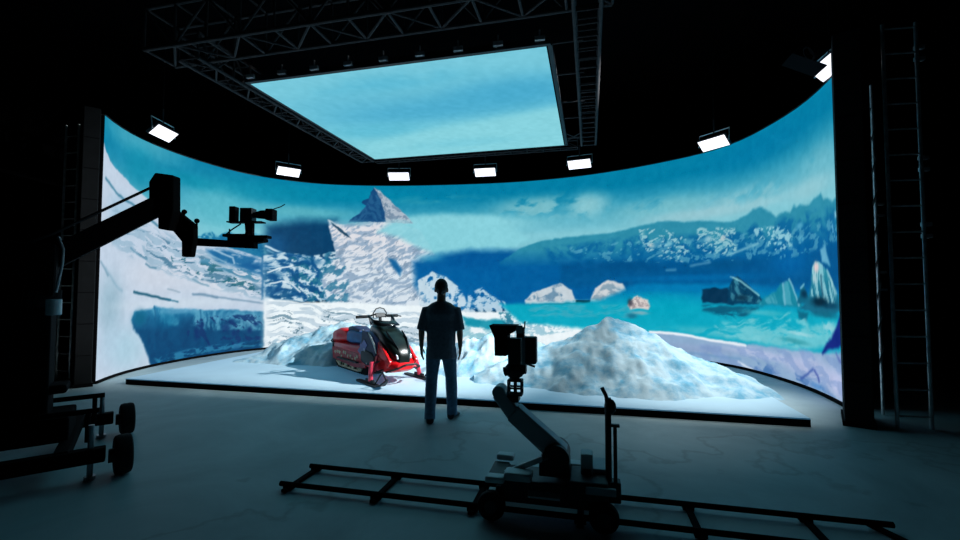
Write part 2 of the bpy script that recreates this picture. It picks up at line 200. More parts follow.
["L",[45,65,150],0.02,0.04,0.8,[19.7,0.33,19.79,0.26,19.82,0.2]],
["B",[70,130,195],0.7,19.75,0.11,0.245,0.06,None],
["L",[80,100,172],0.02,0.04,0.8,[20.39,0.7,20.48,0.62,20.6,0.59]],
["L",[226,236,243],0.065,0.16,0.75,[4.76,1.36,4.77,0.66,4.78,-0.02]],
["L",[120,165,195],0.04,0.14,0.5,[4.69,2.36,4.72,1.87,4.73,1.41]]
]

# ------------------------------------------------------------------ materials
def lin(c):
    return tuple(((v / 255) / 12.92 if v / 255 <= .04045 else ((v / 255 + .055) / 1.055) ** 2.4) for v in c)
def mat(name, rgb, rough=.5, metal=0., spec=.5, noise=0., scale=8., bump=0.):
    m = bpy.data.materials.new(name); m.use_nodes = True
    nt = m.node_tree; b = nt.nodes['Principled BSDF']; c = lin(rgb)
    b.inputs['Base Color'].default_value = (*c, 1)
    b.inputs['Roughness'].default_value = rough; b.inputs['Metallic'].default_value = metal
    b.inputs['Specular IOR Level'].default_value = spec
    if noise or bump:
        tc = nt.nodes.new('ShaderNodeTexCoord'); n = nt.nodes.new('ShaderNodeTexNoise')
        n.inputs['Scale'].default_value = scale; n.inputs['Detail'].default_value = 6
        nt.links.new(tc.outputs['Object'], n.inputs['Vector'])
        if noise:
            r = nt.nodes.new('ShaderNodeValToRGB')
            r.color_ramp.elements[0].position = .3; r.color_ramp.elements[1].position = .7
            r.color_ramp.elements[0].color = (*[v * (1 - noise) for v in c], 1)
            r.color_ramp.elements[1].color = (*[min(1, v * (1 + noise)) for v in c], 1)
            nt.links.new(n.outputs['Fac'], r.inputs['Fac']); nt.links.new(r.outputs['Color'], b.inputs['Base Color'])
        if bump:
            bp = nt.nodes.new('ShaderNodeBump'); bp.inputs['Strength'].default_value = bump; bp.inputs['Distance'].default_value = .02
            nt.links.new(n.outputs['Fac'], bp.inputs['Height']); nt.links.new(bp.outputs['Normal'], b.inputs['Normal'])
    return m
def emat(name, rgb, strength):
    m = mat(name, rgb); b = m.node_tree.nodes['Principled BSDF']
    b.inputs['Emission Color'].default_value = (*lin(rgb), 1); b.inputs['Emission Strength'].default_value = strength
    return m
def screen_mat(name, strength=1.):
    m = mat(name, (10, 10, 12), .7, spec=.1); nt = m.node_tree; b = nt.nodes['Principled BSDF']
    a = nt.nodes.new('ShaderNodeAttribute'); a.attribute_name = 'picture'
    nt.links.new(a.outputs['Color'], b.inputs['Emission Color']); b.inputs['Emission Strength'].default_value = strength
    return m
M = dict(
    black=mat('black_powder_coat', (30, 32, 36), .55, noise=.25, scale=20),
    softblack=mat('matte_black_paint', (8, 8, 10), .9, spec=.08, noise=.2),
    crane=mat('crane_black_paint', (7, 8, 9), .9, spec=.06, noise=.2),
    room=mat('black_room_paint', (7, 7, 9), .95, spec=.05, noise=.3, scale=2),
    drape=mat('black_side_cladding', (13, 15, 17), .85, spec=.2, noise=.25, scale=6),
    truss=mat('dark_truss_metal', (62, 59, 60), .7, .1, spec=.2, noise=.2, scale=12),
    ladder=mat('dull_ladder_metal', (225, 226, 230), .42, .7, noise=.3, scale=10),
    rubber=mat('tyre_rubber', (14, 14, 15), .85, spec=.3, noise=.3, scale=30),
    grey=mat('grey_enamel', (172, 184, 190), .45, noise=.1, scale=10),
    pale=mat('pale_grey_enamel', (232, 238, 240), .45, noise=.06, scale=10),
    steel=mat('dull_steel', (150, 155, 160), .35, .8, noise=.15, scale=14),
    white=mat('off_white_plastic', (220, 225, 228), .5, noise=.03),
    red=mat('red_gloss_plastic', (232, 20, 28), .3, noise=.08, scale=5),
    darkred=mat('dark_red_plastic', (190, 14, 26), .4, noise=.3, scale=14),
    pink=mat('pink_red_suspension_paint', (235, 70, 95), .4, noise=.1),
    navy=mat('navy_vinyl', (34, 48, 84), .55, noise=.25, scale=12),
    violet=mat('violet_blue_panel_graphics', (112, 112, 176), .35, noise=.45, scale=5),
    teal=mat('blue_seat_vinyl', (26, 100, 160), .5, noise=.3, scale=6),
    hood=mat('dark_green_black_hood', (18, 28, 26), .28, noise=.5, scale=9),
    gold=mat('tan_rail_metal', (205, 185, 150), .5, .4, noise=.5, scale=24),
    clear=mat('smoked_windscreen', (16, 18, 22), .15, noise=.1),
    led=emat('white_led_panel', (255, 250, 255), 1.4),
    skin=mat('skin', (176, 128, 104), .5, noise=.06, scale=20),
    shirt=mat('charcoal_cotton', (138, 142, 156), .9, spec=.2, noise=.2, scale=30, bump=.3),
    jeans=mat('dark_blue_denim', (118, 148, 178), .85, spec=.2, noise=.25, scale=30, bump=.3),
    shoe=mat('black_leather_shoe', (40, 46, 56), .45, noise=.2),
    hair=mat('dark_brown_hair', (24, 19, 17), .7, noise=.3, scale=60, bump=.5),
    redlamp=mat('red_plastic_tally_housing', (170, 40, 40), .4, noise=.1),
)
def floor_mat():
    m = bpy.data.materials.new('worn_concrete'); m.use_nodes = True
    nt = m.node_tree; b = nt.nodes['Principled BSDF']; N = nt.nodes.new; K = nt.links.new
    tc = N('ShaderNodeTexCoord')
    n1 = N('ShaderNodeTexNoise'); n1.inputs['Scale'].default_value = .7; n1.inputs['Detail'].default_value = 9; n1.inputs['Roughness'].default_value = .62; n1.inputs['Distortion'].default_value = .6
    K(tc.outputs['Object'], n1.inputs['Vector'])
    r1 = N('ShaderNodeValToRGB'); e = r1.color_ramp.elements
    e[0].position = .3; e[0].color = (*lin((162, 182, 187)), 1); e[1].position = .72; e[1].color = (*lin((206, 222, 225)), 1)
    K(n1.outputs['Fac'], r1.inputs['Fac'])
    # thin cracks and scuffs
    v = N('ShaderNodeTexVoronoi'); v.feature = 'DISTANCE_TO_EDGE'; v.inputs['Scale'].default_value = .35
    n2 = N('ShaderNodeTexNoise'); n2.inputs['Scale'].default_value = 1.3; n2.inputs['Detail'].default_value = 5
    mx = N('ShaderNodeMixRGB'); mx.inputs[0].default_value = .7
    K(tc.outputs['Object'], n2.inputs['Vector']); K(tc.outputs['Object'], mx.inputs[1]); K(n2.outputs['Color'], mx.inputs[2]); K(mx.outputs[0], v.inputs['Vector'])
    r2 = N('ShaderNodeValToRGB'); e = r2.color_ramp.elements; e[0].position = 0; e[0].color = (.78, .78, .78, 1); e[1].position = .008; e[1].color = (1, 1, 1, 1)
    K(v.outputs['Distance'], r2.inputs['Fac'])
    mu = N('ShaderNodeMixRGB'); mu.blend_type = 'MULTIPLY'; mu.inputs[0].default_value = 1
    K(r1.outputs['Color'], mu.inputs[1]); K(r2.outputs['Color'], mu.inputs[2]); K(mu.outputs[0], b.inputs['Base Color'])
    b.inputs['Roughness'].default_value = .6; b.inputs['Specular IOR Level'].default_value = .35
    bp = N('ShaderNodeBump'); bp.inputs['Strength'].default_value = .25; bp.inputs['Distance'].default_value = .01
    K(n1.outputs['Fac'], bp.inputs['Height']); K(bp.outputs['Normal'], b.inputs['Normal'])
    return m
def snow_mat():
    m = bpy.data.materials.new('sculpted_fake_snow'); m.use_nodes = True
    nt = m.node_tree; b = nt.nodes['Principled BSDF']; N = nt.nodes.new; K = nt.links.new
    tc = N('ShaderNodeTexCoord'); n1 = N('ShaderNodeTexNoise'); n1.inputs['Scale'].default_value = 3.2; n1.inputs['Detail'].default_value = 8; n1.inputs['Roughness'].default_value = .65
    K(tc.outputs['Object'], n1.inputs['Vector'])
    r1 = N('ShaderNodeValToRGB'); e = r1.color_ramp.elements
    e[0].position = .36; e[0].color = (*lin((124, 194, 224)), 1); e[1].position = .56; e[1].color = (*lin((212, 236, 246)), 1)
    K(n1.outputs['Fac'], r1.inputs['Fac']); K(r1.outputs['Color'], b.inputs['Base Color'])
    b.inputs['Roughness'].default_value = .8
    bp = N('ShaderNodeBump'); bp.inputs['Strength'].default_value = .35; bp.inputs['Distance'].default_value = .04
    K(n1.outputs['Fac'], bp.inputs['Height']); K(bp.outputs['Normal'], b.inputs['Normal'])
    return m

# ------------------------------------------------------------------ mesh builder
class MB:
    def __init__(s): s.v = []; s.f = []
    def add(s, vs, fs):
        o = len(s.v); s.v += [tuple(v) for v in vs]; s.f += [tuple(i + o for i in f) for f in fs]; return s
    def box(s, c, size, rot=None):
        x, y, z = [k / 2 for k in size]
        vs = [Vector(p) for p in ((-x,-y,-z),(x,-y,-z),(x,y,-z),(-x,y,-z),(-x,-y,z),(x,-y,z),(x,y,z),(-x,y,z))]
        if rot is not None: vs = [rot @ v for v in vs]
        return s.add([v + Vector(c) for v in vs], [(0,3,2,1),(4,5,6,7),(0,1,5,4),(1,2,6,5),(2,3,7,6),(3,0,4,7)])
    def rings(s, rings, cap=True):
        n = len(rings[0]); vs = [p for r in rings for p in r]; fs = []
        for i in range(len(rings) - 1):
            for k in range(n):
                a = i * n + k; b = i * n + (k + 1) % n; fs.append((a, b, b + n, a + n))
        if cap: fs.append(tuple(range(n))[::-1]); fs.append(tuple((len(rings) - 1) * n + k for k in range(n)))
        return s.add(vs, fs)
    def cyl(s, p0, p1, r0, r1=None, n=16):
        return s.tube([p0, p1], [r0, r0 if r1 is None else r1], n)
    def tube(s, pts, rad, n=10, sy=1., ref=None):
        pts = [Vector(p) for p in pts]
        if not isinstance(rad, (list, tuple)): rad = [rad] * len(pts)
        rings = []; u = None
        for i, p in enumerate(pts):
            d = (pts[min(i + 1, len(pts) - 1)] - pts[max(i - 1, 0)]).normalized()
            if u is None:
                u = Vector(ref) if ref else (Vector((0, 0, 1)) if abs(d.z) < .9 else Vector((1, 0, 0)))
            u = (u - d * u.dot(d)).normalized(); w = d.cross(u)
            r = rad[i]; ra, rb = r if isinstance(r, tuple) else (r, r * sy)
            rings.append([p + u * ra * math.cos(2*math.pi*k/n) + w * rb * math.sin(2*math.pi*k/n) for k in range(n)])
        return s.rings(rings)
    def prism(s, outline, d0, d1, frame):
        a = [frame(x, y, d0) for x, y in outline]; b = [frame(x, y, d1) for x, y in outline]
        return s.rings([a, b])
    def ball(s, c, r, n=12, sc=(1, 1, 1)):
        rings = []
        for i in range(n // 2 + 1):
            t = math.pi * (i + .02) / (n // 2 + .04)
            rings.append([Vector(c) + Vector((r*math.sin(t)*math.cos(2*math.pi*k/n)*sc[0], r*math.sin(t)*math.sin(2*math.pi*k/n)*sc[1], -r*math.cos(t)*sc[2])) for k in range(n)])
        return s.rings(rings)
    def wheel(s, c, axis, r, w, groove=True, n=28):
        """tyre turned about its axle, with rounded shoulders"""
        ax = Vector(axis).normalized(); u = Vector((0, 0, 1)); u = (u - ax * u.dot(ax)).normalized(); q = ax.cross(u)
        prof = [(-.42, .45), (-.5, .62), (-.5, .86), (-.42, .96), (-.2, 1), (0, .985 if groove else 1), (.2, 1), (.42, .96), (.5, .86), (.5, .62), (.42, .45)]
        return s.rings([[Vector(c) + ax * a * w + (u * math.cos(2*math.pi*k/n) + q * math.sin(2*math.pi*k/n)) * b * r for k in range(n)] for a, b in prof])
    def build(s, name, m, parent=None, smooth=False, bevel=0., seg=2, sub=0):
        me = bpy.data.meshes.new(name); me.from_pydata(s.v, [], s.f); me.update()
        o = bpy.data.objects.new(name, me); C.objects.link(o); me.materials.append(m)
        if smooth:
            me.polygons.foreach_set('use_smooth', [True] * len(me.polygons))
            if sub: md = o.modifiers.new('sub', 'SUBSURF'); md.levels = sub; md.render_levels = sub
            else:
                try: me.set_sharp_from_angle(angle=R(42))
                except Exception: pass
        if bevel:
            md = o.modifiers.new('bevel', 'BEVEL'); md.width = bevel; md.segments = seg; md.limit_method = 'ANGLE'; md.angle_limit = R(40)
        if parent is not None: o.parent = parent
        return o
def se(x, hw, z0, z1, n=20, p=2.6, yc=0.):
    """superellipse section in the y-z plane"""
    out = []
    for k in range(n):
        t = 2 * math.pi * k / n; c, s_ = math.cos(t), math.sin(t)
        out.append(Vector((x, yc + hw * math.copysign(abs(c) ** (2 / p), c), (z0 + z1) / 2 + (z1 - z0) / 2 * math.copysign(abs(s_) ** (2 / p), s_))))
    return out
def thing(name, label, cat, loc=(0, 0, 0), rz=0, group=None):
    o = bpy.data.objects.new(name, None); C.objects.link(o); o.location = loc; o.rotation_euler = (0, 0, rz)
    o.empty_display_size = .1
    return tag(o, label, cat, group)
def tag(o, label, cat, group=None):
    o['label'] = label; o['category'] = cat
    if group: o['group'] = group
    return o
def struct(o): o['kind'] = 'structure'; return o
def bake(o):
    dg = bpy.context.evaluated_depsgraph_get(); dg.update()
    me = bpy.data.meshes.new_from_object(o.evaluated_get(dg)); o.modifiers.clear(); old = o.data; o.data = me
    bpy.data.meshes.remove(old); return o

# ------------------------------------------------------------------ noise and painting
_rng = np.random.RandomState(11); _T = _rng.rand(256, 256)
def vnoise(x, y):
    xi = np.floor(x).astype(int); yi = np.floor(y).astype(int); fx = x - xi; fy = y - yi
    fx = fx * fx * (3 - 2 * fx); fy = fy * fy * (3 - 2 * fy); g = lambda a, b: _T[a & 255, b & 255]
    return (g(xi, yi) * (1 - fx) + g(xi + 1, yi) * fx) * (1 - fy) + (g(xi, yi + 1) * (1 - fx) + g(xi + 1, yi + 1) * fx) * fy
def fbm(x, y, o=5):
    s = 0; a = .5; t = 0
    for i in range(o): s = s + a * vnoise(x * 2 ** i + 17.3 * i, y * 2 ** i + 5.1 * i); t += a; a *= .55
    return s / t
def sm(x): x = np.clip(x, 0, 1); return x * x * (3 - 2 * x)
def seg_dist(A, Z, pts, closed):
    d = np.full(A.shape, 1e9); n = len(pts)
    for i in range(n if closed else n - 1):
        (x0, y0), (x1, y1) = pts[i], pts[(i + 1) % n]; dx, dy = x1 - x0, y1 - y0; l = dx * dx + dy * dy + 1e-12
        t = np.clip(((A - x0) * dx + (Z - y0) * dy) / l, 0, 1)
        d = np.minimum(d, (A - x0 - t * dx) ** 2 + (Z - y0 - t * dy) ** 2)
    return np.sqrt(d)
def inside(A, Z, pts):
    r = np.zeros(A.shape, bool); n = len(pts)
    for i in range(n):
        (x0, y0), (x1, y1) = pts[i], pts[(i + 1) % n]
        if y0 == y1: continue
        r ^= ((y0 > Z) != (y1 > Z)) & (A < (x1 - x0) * (Z - y0) / (y1 - y0) + x0)
    return r
def texmask(A, Z, tex):
    fa, fz, sk, th, w = tex[:5]
    # Skewed and warped so strokes run with the slope of the ground in the picture
    q = fbm(A * 1.7 + 3, Z * 1.7 + 9, 3) - .5
    if len(tex) > 5:      # relief strokes: slope of a noise field
        g = lambda a, z: fbm((a + sk * z + .5 * q) * fa, (z - sk * a * .55 + .4 * q) * fz, 5)
        return sm((.5 + tex[5] * (g(A, Z) - g(A + .35 / fa, Z + .25 / fz)) - th) / w + .5)
    return sm((fbm((A + sk * Z + .4 * q) * fa, (Z - sk * A * .55 + .3 * q) * fz, 6) - th) / w + .5)
def paint(A, Z, ops):
    col = np.zeros((len(A), 3))
    wx = (fbm(A * 7, Z * 7, 4) - .5) * .06; wz = (fbm(A * 7 + 50, Z * 7 + 50, 4) - .5) * .06     # ragged outlines
    for o in ops:
        if o[0] == 'B':
            _, c, al, ca, cz, ra, rz, tex = o
            I = np.nonzero((abs(A - ca) < ra * 2) & (abs(Z - cz) < rz * 2))[0]; a, z = A[I] + wx[I] * .6, Z[I] + wz[I] * .6
            m = al * np.exp(-1.3 * (((a - ca) / ra) ** 2 + ((z - cz) / rz) ** 2) ** 1.4)
            if tex: m = m * texmask(a, z, tex)
            t = np.array(c, float)
        else:
            pts = np.array(o[5]).reshape(-1, 2) if o[0] == 'L' else np.array(o[4]).reshape(-1, 2)
            pad = .3; I = np.nonzero((A > pts[:, 0].min() - pad) & (A < pts[:, 0].max() + pad) & (Z > pts[:, 1].min() - pad) & (Z < pts[:, 1].max() + pad))[0]
            a, z = A[I], Z[I]; pts = pts.tolist()
            if o[0] == 'L':
                _, c, w, soft, al, _p = o
                m = al * sm((w * .62 + soft - seg_dist(a + wx[I] * .5, z + wz[I] * .5, pts, False)) / (soft * 1.6 + .001)); t = np.array(c, float)
            else:
                _, c, soft, al, _p, tex, c2, zr = o
                if soft > .011: a2, z2 = a + wx[I], z + wz[I]
                else: a2, z2 = a, z
                d = seg_dist(a2, z2, pts, True); d = np.where(inside(a2, z2, pts), d, -d); m = al * sm(d / (soft * 2) + .5)
                t = np.array(c, float)
                if tex:
                    k = texmask(a, z, tex)
                    if c2 and not zr: t = t[None] * (1 - k[:, None]) + np.array(c2, float)[None] * k[:, None]
                    else: m = m * k
                if c2 and zr:
                    k = np.clip((z - zr[0]) / (zr[1] - zr[0]), 0, 1)[:, None]; t = t * (1 - k) + np.array(c2, float) * k
        col[I] = col[I] * (1 - m[:, None]) + t * m[:, None]
    col += ((fbm(A * 9, Z * 9, 3) - .5) * 14)[:, None]
    c = np.clip(col, 0, 255) / 255
    return np.where(c <= .04045, c / 12.92, ((c + .055) / 1.055) ** 2.4)
def grid_mesh(name, P, nu, nv, col, m, parent):
    """P: (nu*nv, 3) points, v fastest"""
    i, j = np.meshgrid(np.arange(nu - 1), np.arange(nv - 1), indexing='ij'); a = (i * nv + j).ravel()
    F = np.c_[a, a + nv, a + nv + 1, a + 1]
    me = bpy.data.meshes.new(name); me.vertices.add(len(P)); me.vertices.foreach_set('co', P.astype(np.float32).ravel())
    me.loops.add(F.size); me.loops.foreach_set('vertex_index', F.astype(np.int32).ravel())
    me.polygons.add(len(F)); me.polygons.foreach_set('loop_start', np.arange(0, F.size, 4, dtype=np.int32))
    me.update(calc_edges=True); me.polygons.foreach_set('use_smooth', [True] * len(F))
    if col is not None:
        at = me.color_attributes.new('picture', 'FLOAT_COLOR', 'POINT'); at.data.foreach_set('color', np.c_[col, np.ones(len(P))].astype(np.float32).ravel())
    me.materials.append(m); o = bpy.data.objects.new(name, me); C.objects.link(o)
    if parent is not None: o.parent = parent
    return o

# ------------------------------------------------------------------ the dark room
def slab(name, x0, x1, y0, y1, z0, z1, m):
    return struct(MB().box(((x0+x1)/2, (y0+y1)/2, (z0+z1)/2), (x1-x0, y1-y0, z1-z0)).build(name, m))
slab('floor', -12, 11, -4, 18, -.2, 0, floor_mat())
slab('ceiling', -12, 11, -4, 18, 8, 8.2, M['room'])
slab('wall_back', -12, 11, 18, 18.2, -.2, 8.2, M['room'])
slab('wall_left', -12.2, -12, -4, 18, -.2, 8.2, M['room'])
slab('wall_right', 11, 11.2, -4, 18, -.2, 8.2, M['room'])
slab('wall_front', -12, 11, -4.2, -4, -.2, 8.2, M['room'])

# ------------------------------------------------------------------ curved LED wall
wall = thing('video_wall', 'huge curved screen wall showing a snowy mountain lake scene around the stage', 'screen wall')
SL = np.r_[0, np.cumsum(np.hypot(*np.diff(CURVE, axis=0).T))]
NU, NV = 960, 230
ua = np.linspace(0, SL[-1], NU); za = np.linspace(.05, H, NV)
A = np.repeat(ua, NV); Z = np.tile(za, NU)
px = np.interp(A, SL, CURVE[:, 0]); py = np.interp(A, SL, CURVE[:, 1])
grid_mesh('screen', np.c_[px, py, Z], NU, NV, paint(A, Z, OPS), screen_mat('led_wall_picture', 1.), wall)
def offset_curve(d, every=1):
    out = []; n = len(CURVE)
    for i in range(0, n, every):
        a = CURVE[max(i - 1, 0)]; b = CURVE[min(i + 1, n - 1)]; t = (b - a) / np.linalg.norm(b - a); out.append(CURVE[i] + np.array((-t[1], t[0])) * d)
    return out
def curved_strip(name, d0, d1, z0, z1, m, parent):
    a = offset_curve(d0); b = offset_curve(d1); mb = MB()
    mb.rings([[(p[0], p[1], z0), (q[0], q[1], z0), (q[0], q[1], z1), (p[0], p[1], z1)] for p, q in zip(a, b)])
    return mb.build(name, m, parent)
curved_strip('cabinet_back', .015, .14, 0.0, H, M['softblack'], wall)
curved_strip('base_strip', -.03, .01, 0, .05, M['softblack'], wall)
curved_strip('top_trim', -.008, .16, H, H + .025, M['black'], wall)

# ------------------------------------------------------------------ ceiling screen with its trusses
a13 = math.atan2(-1.16, 4.75)
cs = thing('ceiling_screen', 'flat bright blue sky screen hanging overhead inside the truss frame', 'screen', (-3.78, 7.27, 5.0), a13)
PW, PD = 4.84, 4.42
NU2, NV2 = 160, 140
u = np.repeat(np.linspace(0, PW, NU2), NV2); v = np.tile(np.linspace(0, PD, NV2), NU2)
sky = [['P', [120, 202, 222], .01, 1, [-1, -1, 6, -1, 6, 6, -1, 6], None, [130, 210, 222], [0, 4.5]],
       ['B', [100, 190, 216], .8, 1.2, 1.0, 1.6, .5, None], ['B', [78, 176, 210], .95, 2.3, 1.75, 2.6, .7, None], ['B', [72, 172, 208], .95, 4.2, 1.35, 1.7, .75, None], ['B', [92, 190, 216], .8, 1.0, 2.5, 1.3, .5, None],
       ['B', [84, 184, 214], .7, 2.2, .5, 1.5, .35, [.8, 1.5, .2, .45, .4]], ['P', [138, 214, 226], .25, .9, [.2, 3.4, 2.0, 2.75, 3.6, 2.45, 6, 1.9, 6, 5, -.5, 5], None, None, None], ['B', [120, 204, 222], .7, 2.2, 3.7, 2.0, .35, [.8, 1.5, .2, .45, .4]]]
grid_mesh('screen', np.c_[u, v, np.zeros(len(u))][:, [0, 1, 2]], NU2, NV2, paint(u, v, sky), screen_mat('ceiling_screen_picture', .95), cs)
MB().box((PW/2, PD/2, .06), (PW + .04, PD + .04, .1)).build('cabinet_back', M['softblack'], cs)
f = MB()
for c, s_ in (((PW/2, -.04, .05), (PW + .12, .05, .10)), ((PW/2, PD + .05, .06), (PW + .16, .06, .1)), ((-.05, PD/2, .06), (.06, PD, .1)), ((PW + .05, PD/2, .06), (.06, PD, .1))): f.box(c, s_)
f.build('frame', M['black'], cs)
for k in range(9):
    x = .08 + k * (PW - .16) / 8
    MB().box((x, -.09, .075), (.14, .05, .06)).cyl((x, -.09, .09), (x, -.09, .2), .012, n=8).build('hanging_bracket', M['ladder'], cs)
bars = [(PW, .05, .45), (PW, 1.0, .45), (PW, 2.1, .45), (PW, 2.9, .45), (PW, 4.1, .45)]
for x, y, l in bars: MB().cyl((x, y, .06), (x + l + .05, y, .06), .018, n=8).build('cross_bar', M['truss'], cs)
for y in (.4, 2.2, 4.1): MB().cyl((-.22, y, .06), (0, y, .06), .018, n=8).build('cross_bar', M['truss'], cs)
MB().cyl((PW + .03, 3.75, .06), (PW + .45, 4.35, .06), .014, n=8).cyl((PW + .03, 4.35, .06), (PW + .45, 3.75, .06), .014, n=8).build('corner_brace', M['truss'], cs)

def truss(name, label, p0, p1, w, h, step, r=.025, m='truss', lift=True, style='x'):
    """box truss: p0 and p1 are the ends of its lower centre line"""
    p0, p1 = Vector(p0), Vector(p1); d = (p1 - p0); Lg = d.length; rz = math.atan2(d.y, d.x)
    t = thing(name, label, 'truss', p0, rz, 'trusses around the overhead screen')
    for y in (-w/2, w/2):
        for z in (0, h): MB().cyl((0, y, z), (Lg, y, z), r, n=8).build('chord', M[m], t)
    lt = MB(); n = max(2, round(Lg / step)); q = Lg / n
    for i in range(n + 1):
        x = i * q
        for y in (-w/2, w/2): lt.cyl((x, y, 0), (x, y, h), r * .6, n=6)
        for z in (0, h): lt.cyl((x, -w/2, z), (x, w/2, z), r * .6, n=6)
        if i < n:
            for y in (-w/2, w/2):
                a, b = ((0, h) if i % 2 else (h, 0)); lt.cyl((x, y, a), (x + q, y, b), r * .6, n=6)
            if style == 'x': lt.cyl((x, -w/2 if i % 2 else w/2, 0), (x + q, w/2 if i % 2 else -w/2, 0), r * .6, n=6)
    lt.build('lattice', M[m], t)
    if lift:
        for x in (Lg * .12, Lg * .88):
            MB().cyl((x, 0, h), (x, 0, 7.99 - p0.z), .01, n=6).build('hoist_cable', M['softblack'], t)
    return t
ux, uy = Vector((math.cos(a13), math.sin(a13), 0)), Vector((-math.sin(a13), math.cos(a13), 0))
O = Vector((-3.78, 7.27, 5.0))
truss('lattice_truss', 'long box truss along the left edge of the overhead screen', O - ux*.30 - uy*.9, O - ux*.30 + uy*4.6, .34, .38, .34)
truss('lattice_truss', 'box truss with ladder-like rungs along the right edge of the overhead screen', O + ux*(PW+.56) - uy*1.3, O + ux*(PW+.56) + uy*4.55, .32, .42, .30, style='ladder')
truss('lattice_truss', 'deep box truss running across in front of the overhead screen', O - ux*.75 - uy*.95 + Vector((0,0,.04)), O + ux*(PW+.85) - uy*.95 + Vector((0,0,.04)), .5, .6, .55, .03)
truss('lattice_truss', 'slim box truss behind the far edge of the overhead screen', O - ux*.15 + uy*4.78 + Vector((0,0,.02)), O + ux*(PW+.3) + uy*4.78 + Vector((0,0,.02)), .18, .22, .4, .015)
truss('lattice_truss', 'highest box truss crossing the dark ceiling nearest the camera', O - ux*.9 - uy*1.9 + Vector((0,0,.62)), O + ux*(PW+1.1) - uy*1.9 + Vector((0,0,.62)), .5, .6, .6, .03)

# ------------------------------------------------------------------ row of LED lamps above the wall
LAMPS = [((-6.35, 8.92, 4.75), (0, 1), 'tilted white lamp panel furthest left above the curved screen'),
         ((-5.12, 11.92, 4.76), (.78, .6), 'white lamp panel above the dark-blue haze left of the mountain peak'),
         ((-2.28, 12.53, 4.79), (.99, -.02), 'white lamp panel right above the pointed mountain peak'),
         ((.14, 12.27, 4.84), (.98, -.18), 'white lamp panel below the far edge of the overhead screen, right of the peak'),
         ((2.55, 11.43, 4.83), (.9, -.4), 'white lamp panel beneath the right truss corner of the overhead screen'),
         ((4.77, 9.08, 4.6), (.5, -.86), 'tilted white lamp panel above the snow-flecked range on the right'),
         ((4.98, 6.32, 4.80), (-.16, -.98), 'white lamp panel furthest right, half hidden by the dark column')]
def lamp(loc, tan, label):
    t = thing('lamp_panel', label, 'lamp', loc, math.atan2(tan[1], tan[0]), 'lamp panels above the curved screen')
    # local x runs along the wall, local -y points at the stage; the face is tipped down
    q = Matrix.Rotation(R(48), 3, 'X')
    def at(p): return q @ Vector(p)
    MB().box(at((0, .035, 0)), (.60, .06, .29), q).build('housing', M['black'], t, bevel=.006)
    fc = [at(p) for p in ((-.285, -.002, -.128), (.285, -.002, -.128), (.285, -.002, .128), (-.285, -.002, .128))]
    MB().add(fc, [(0, 1, 2, 3)]).build('lamp_face', M['led'], t)
    MB().tube([(-.32, 0, 0), (-.32, .03, .24), (.32, .03, .24), (.32, 0, 0)], .012, 8).build('yoke', M['ladder'], t)
    MB().cyl((0, .03, .24), (0, .03, 7.99 - loc[2]), .012, n=8).build('hanger', M['softblack'], t)
    MB().cyl((0, .03, .22), (0, .03, .5), .018, n=10).build('clamp', M['black'], t)
    return t
lamps = [lamp(*a) for a in LAMPS]; last_lamp = lamps[-1]

# ------------------------------------------------------------------ stage platform
FL, FR = Vector((-6.06, 7.77, 0)), Vector((3.91, 5.39, 0)); sd = Vector((.213, .977, 0))
inner = offset_curve(-.16)
ins = [Vector((p[0], p[1], 0)) for p in inner]
def side_of(p, o): return (p - o).cross(sd).z     # positive to the right of the edge line
back = [p for p in ins if side_of(p, FL) > 0 and side_of(p, FR) < 0 and p.y > 8]
BL = FL + sd * 4.15; BR = FR + sd * 3.98
outline = [FL, FR, BR] + back[::-1] + [BL]
pl = thing('stage_platform', 'low white stage platform with a dark front edge inside the curved screen', 'platform')
MB().rings([[(p.x, p.y, 0) for p in outline], [(p.x, p.y, .085) for p in outline]]).build('deck', M['softblack'], pl)
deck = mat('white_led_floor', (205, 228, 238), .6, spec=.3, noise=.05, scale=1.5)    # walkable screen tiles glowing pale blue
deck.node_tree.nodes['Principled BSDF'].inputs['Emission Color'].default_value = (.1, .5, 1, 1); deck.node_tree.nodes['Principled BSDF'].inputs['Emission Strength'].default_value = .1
MB().rings([[(p.x, p.y, .085) for p in outline], [(p.x, p.y, .1) for p in outline]]).build('top_sheet', deck, pl)

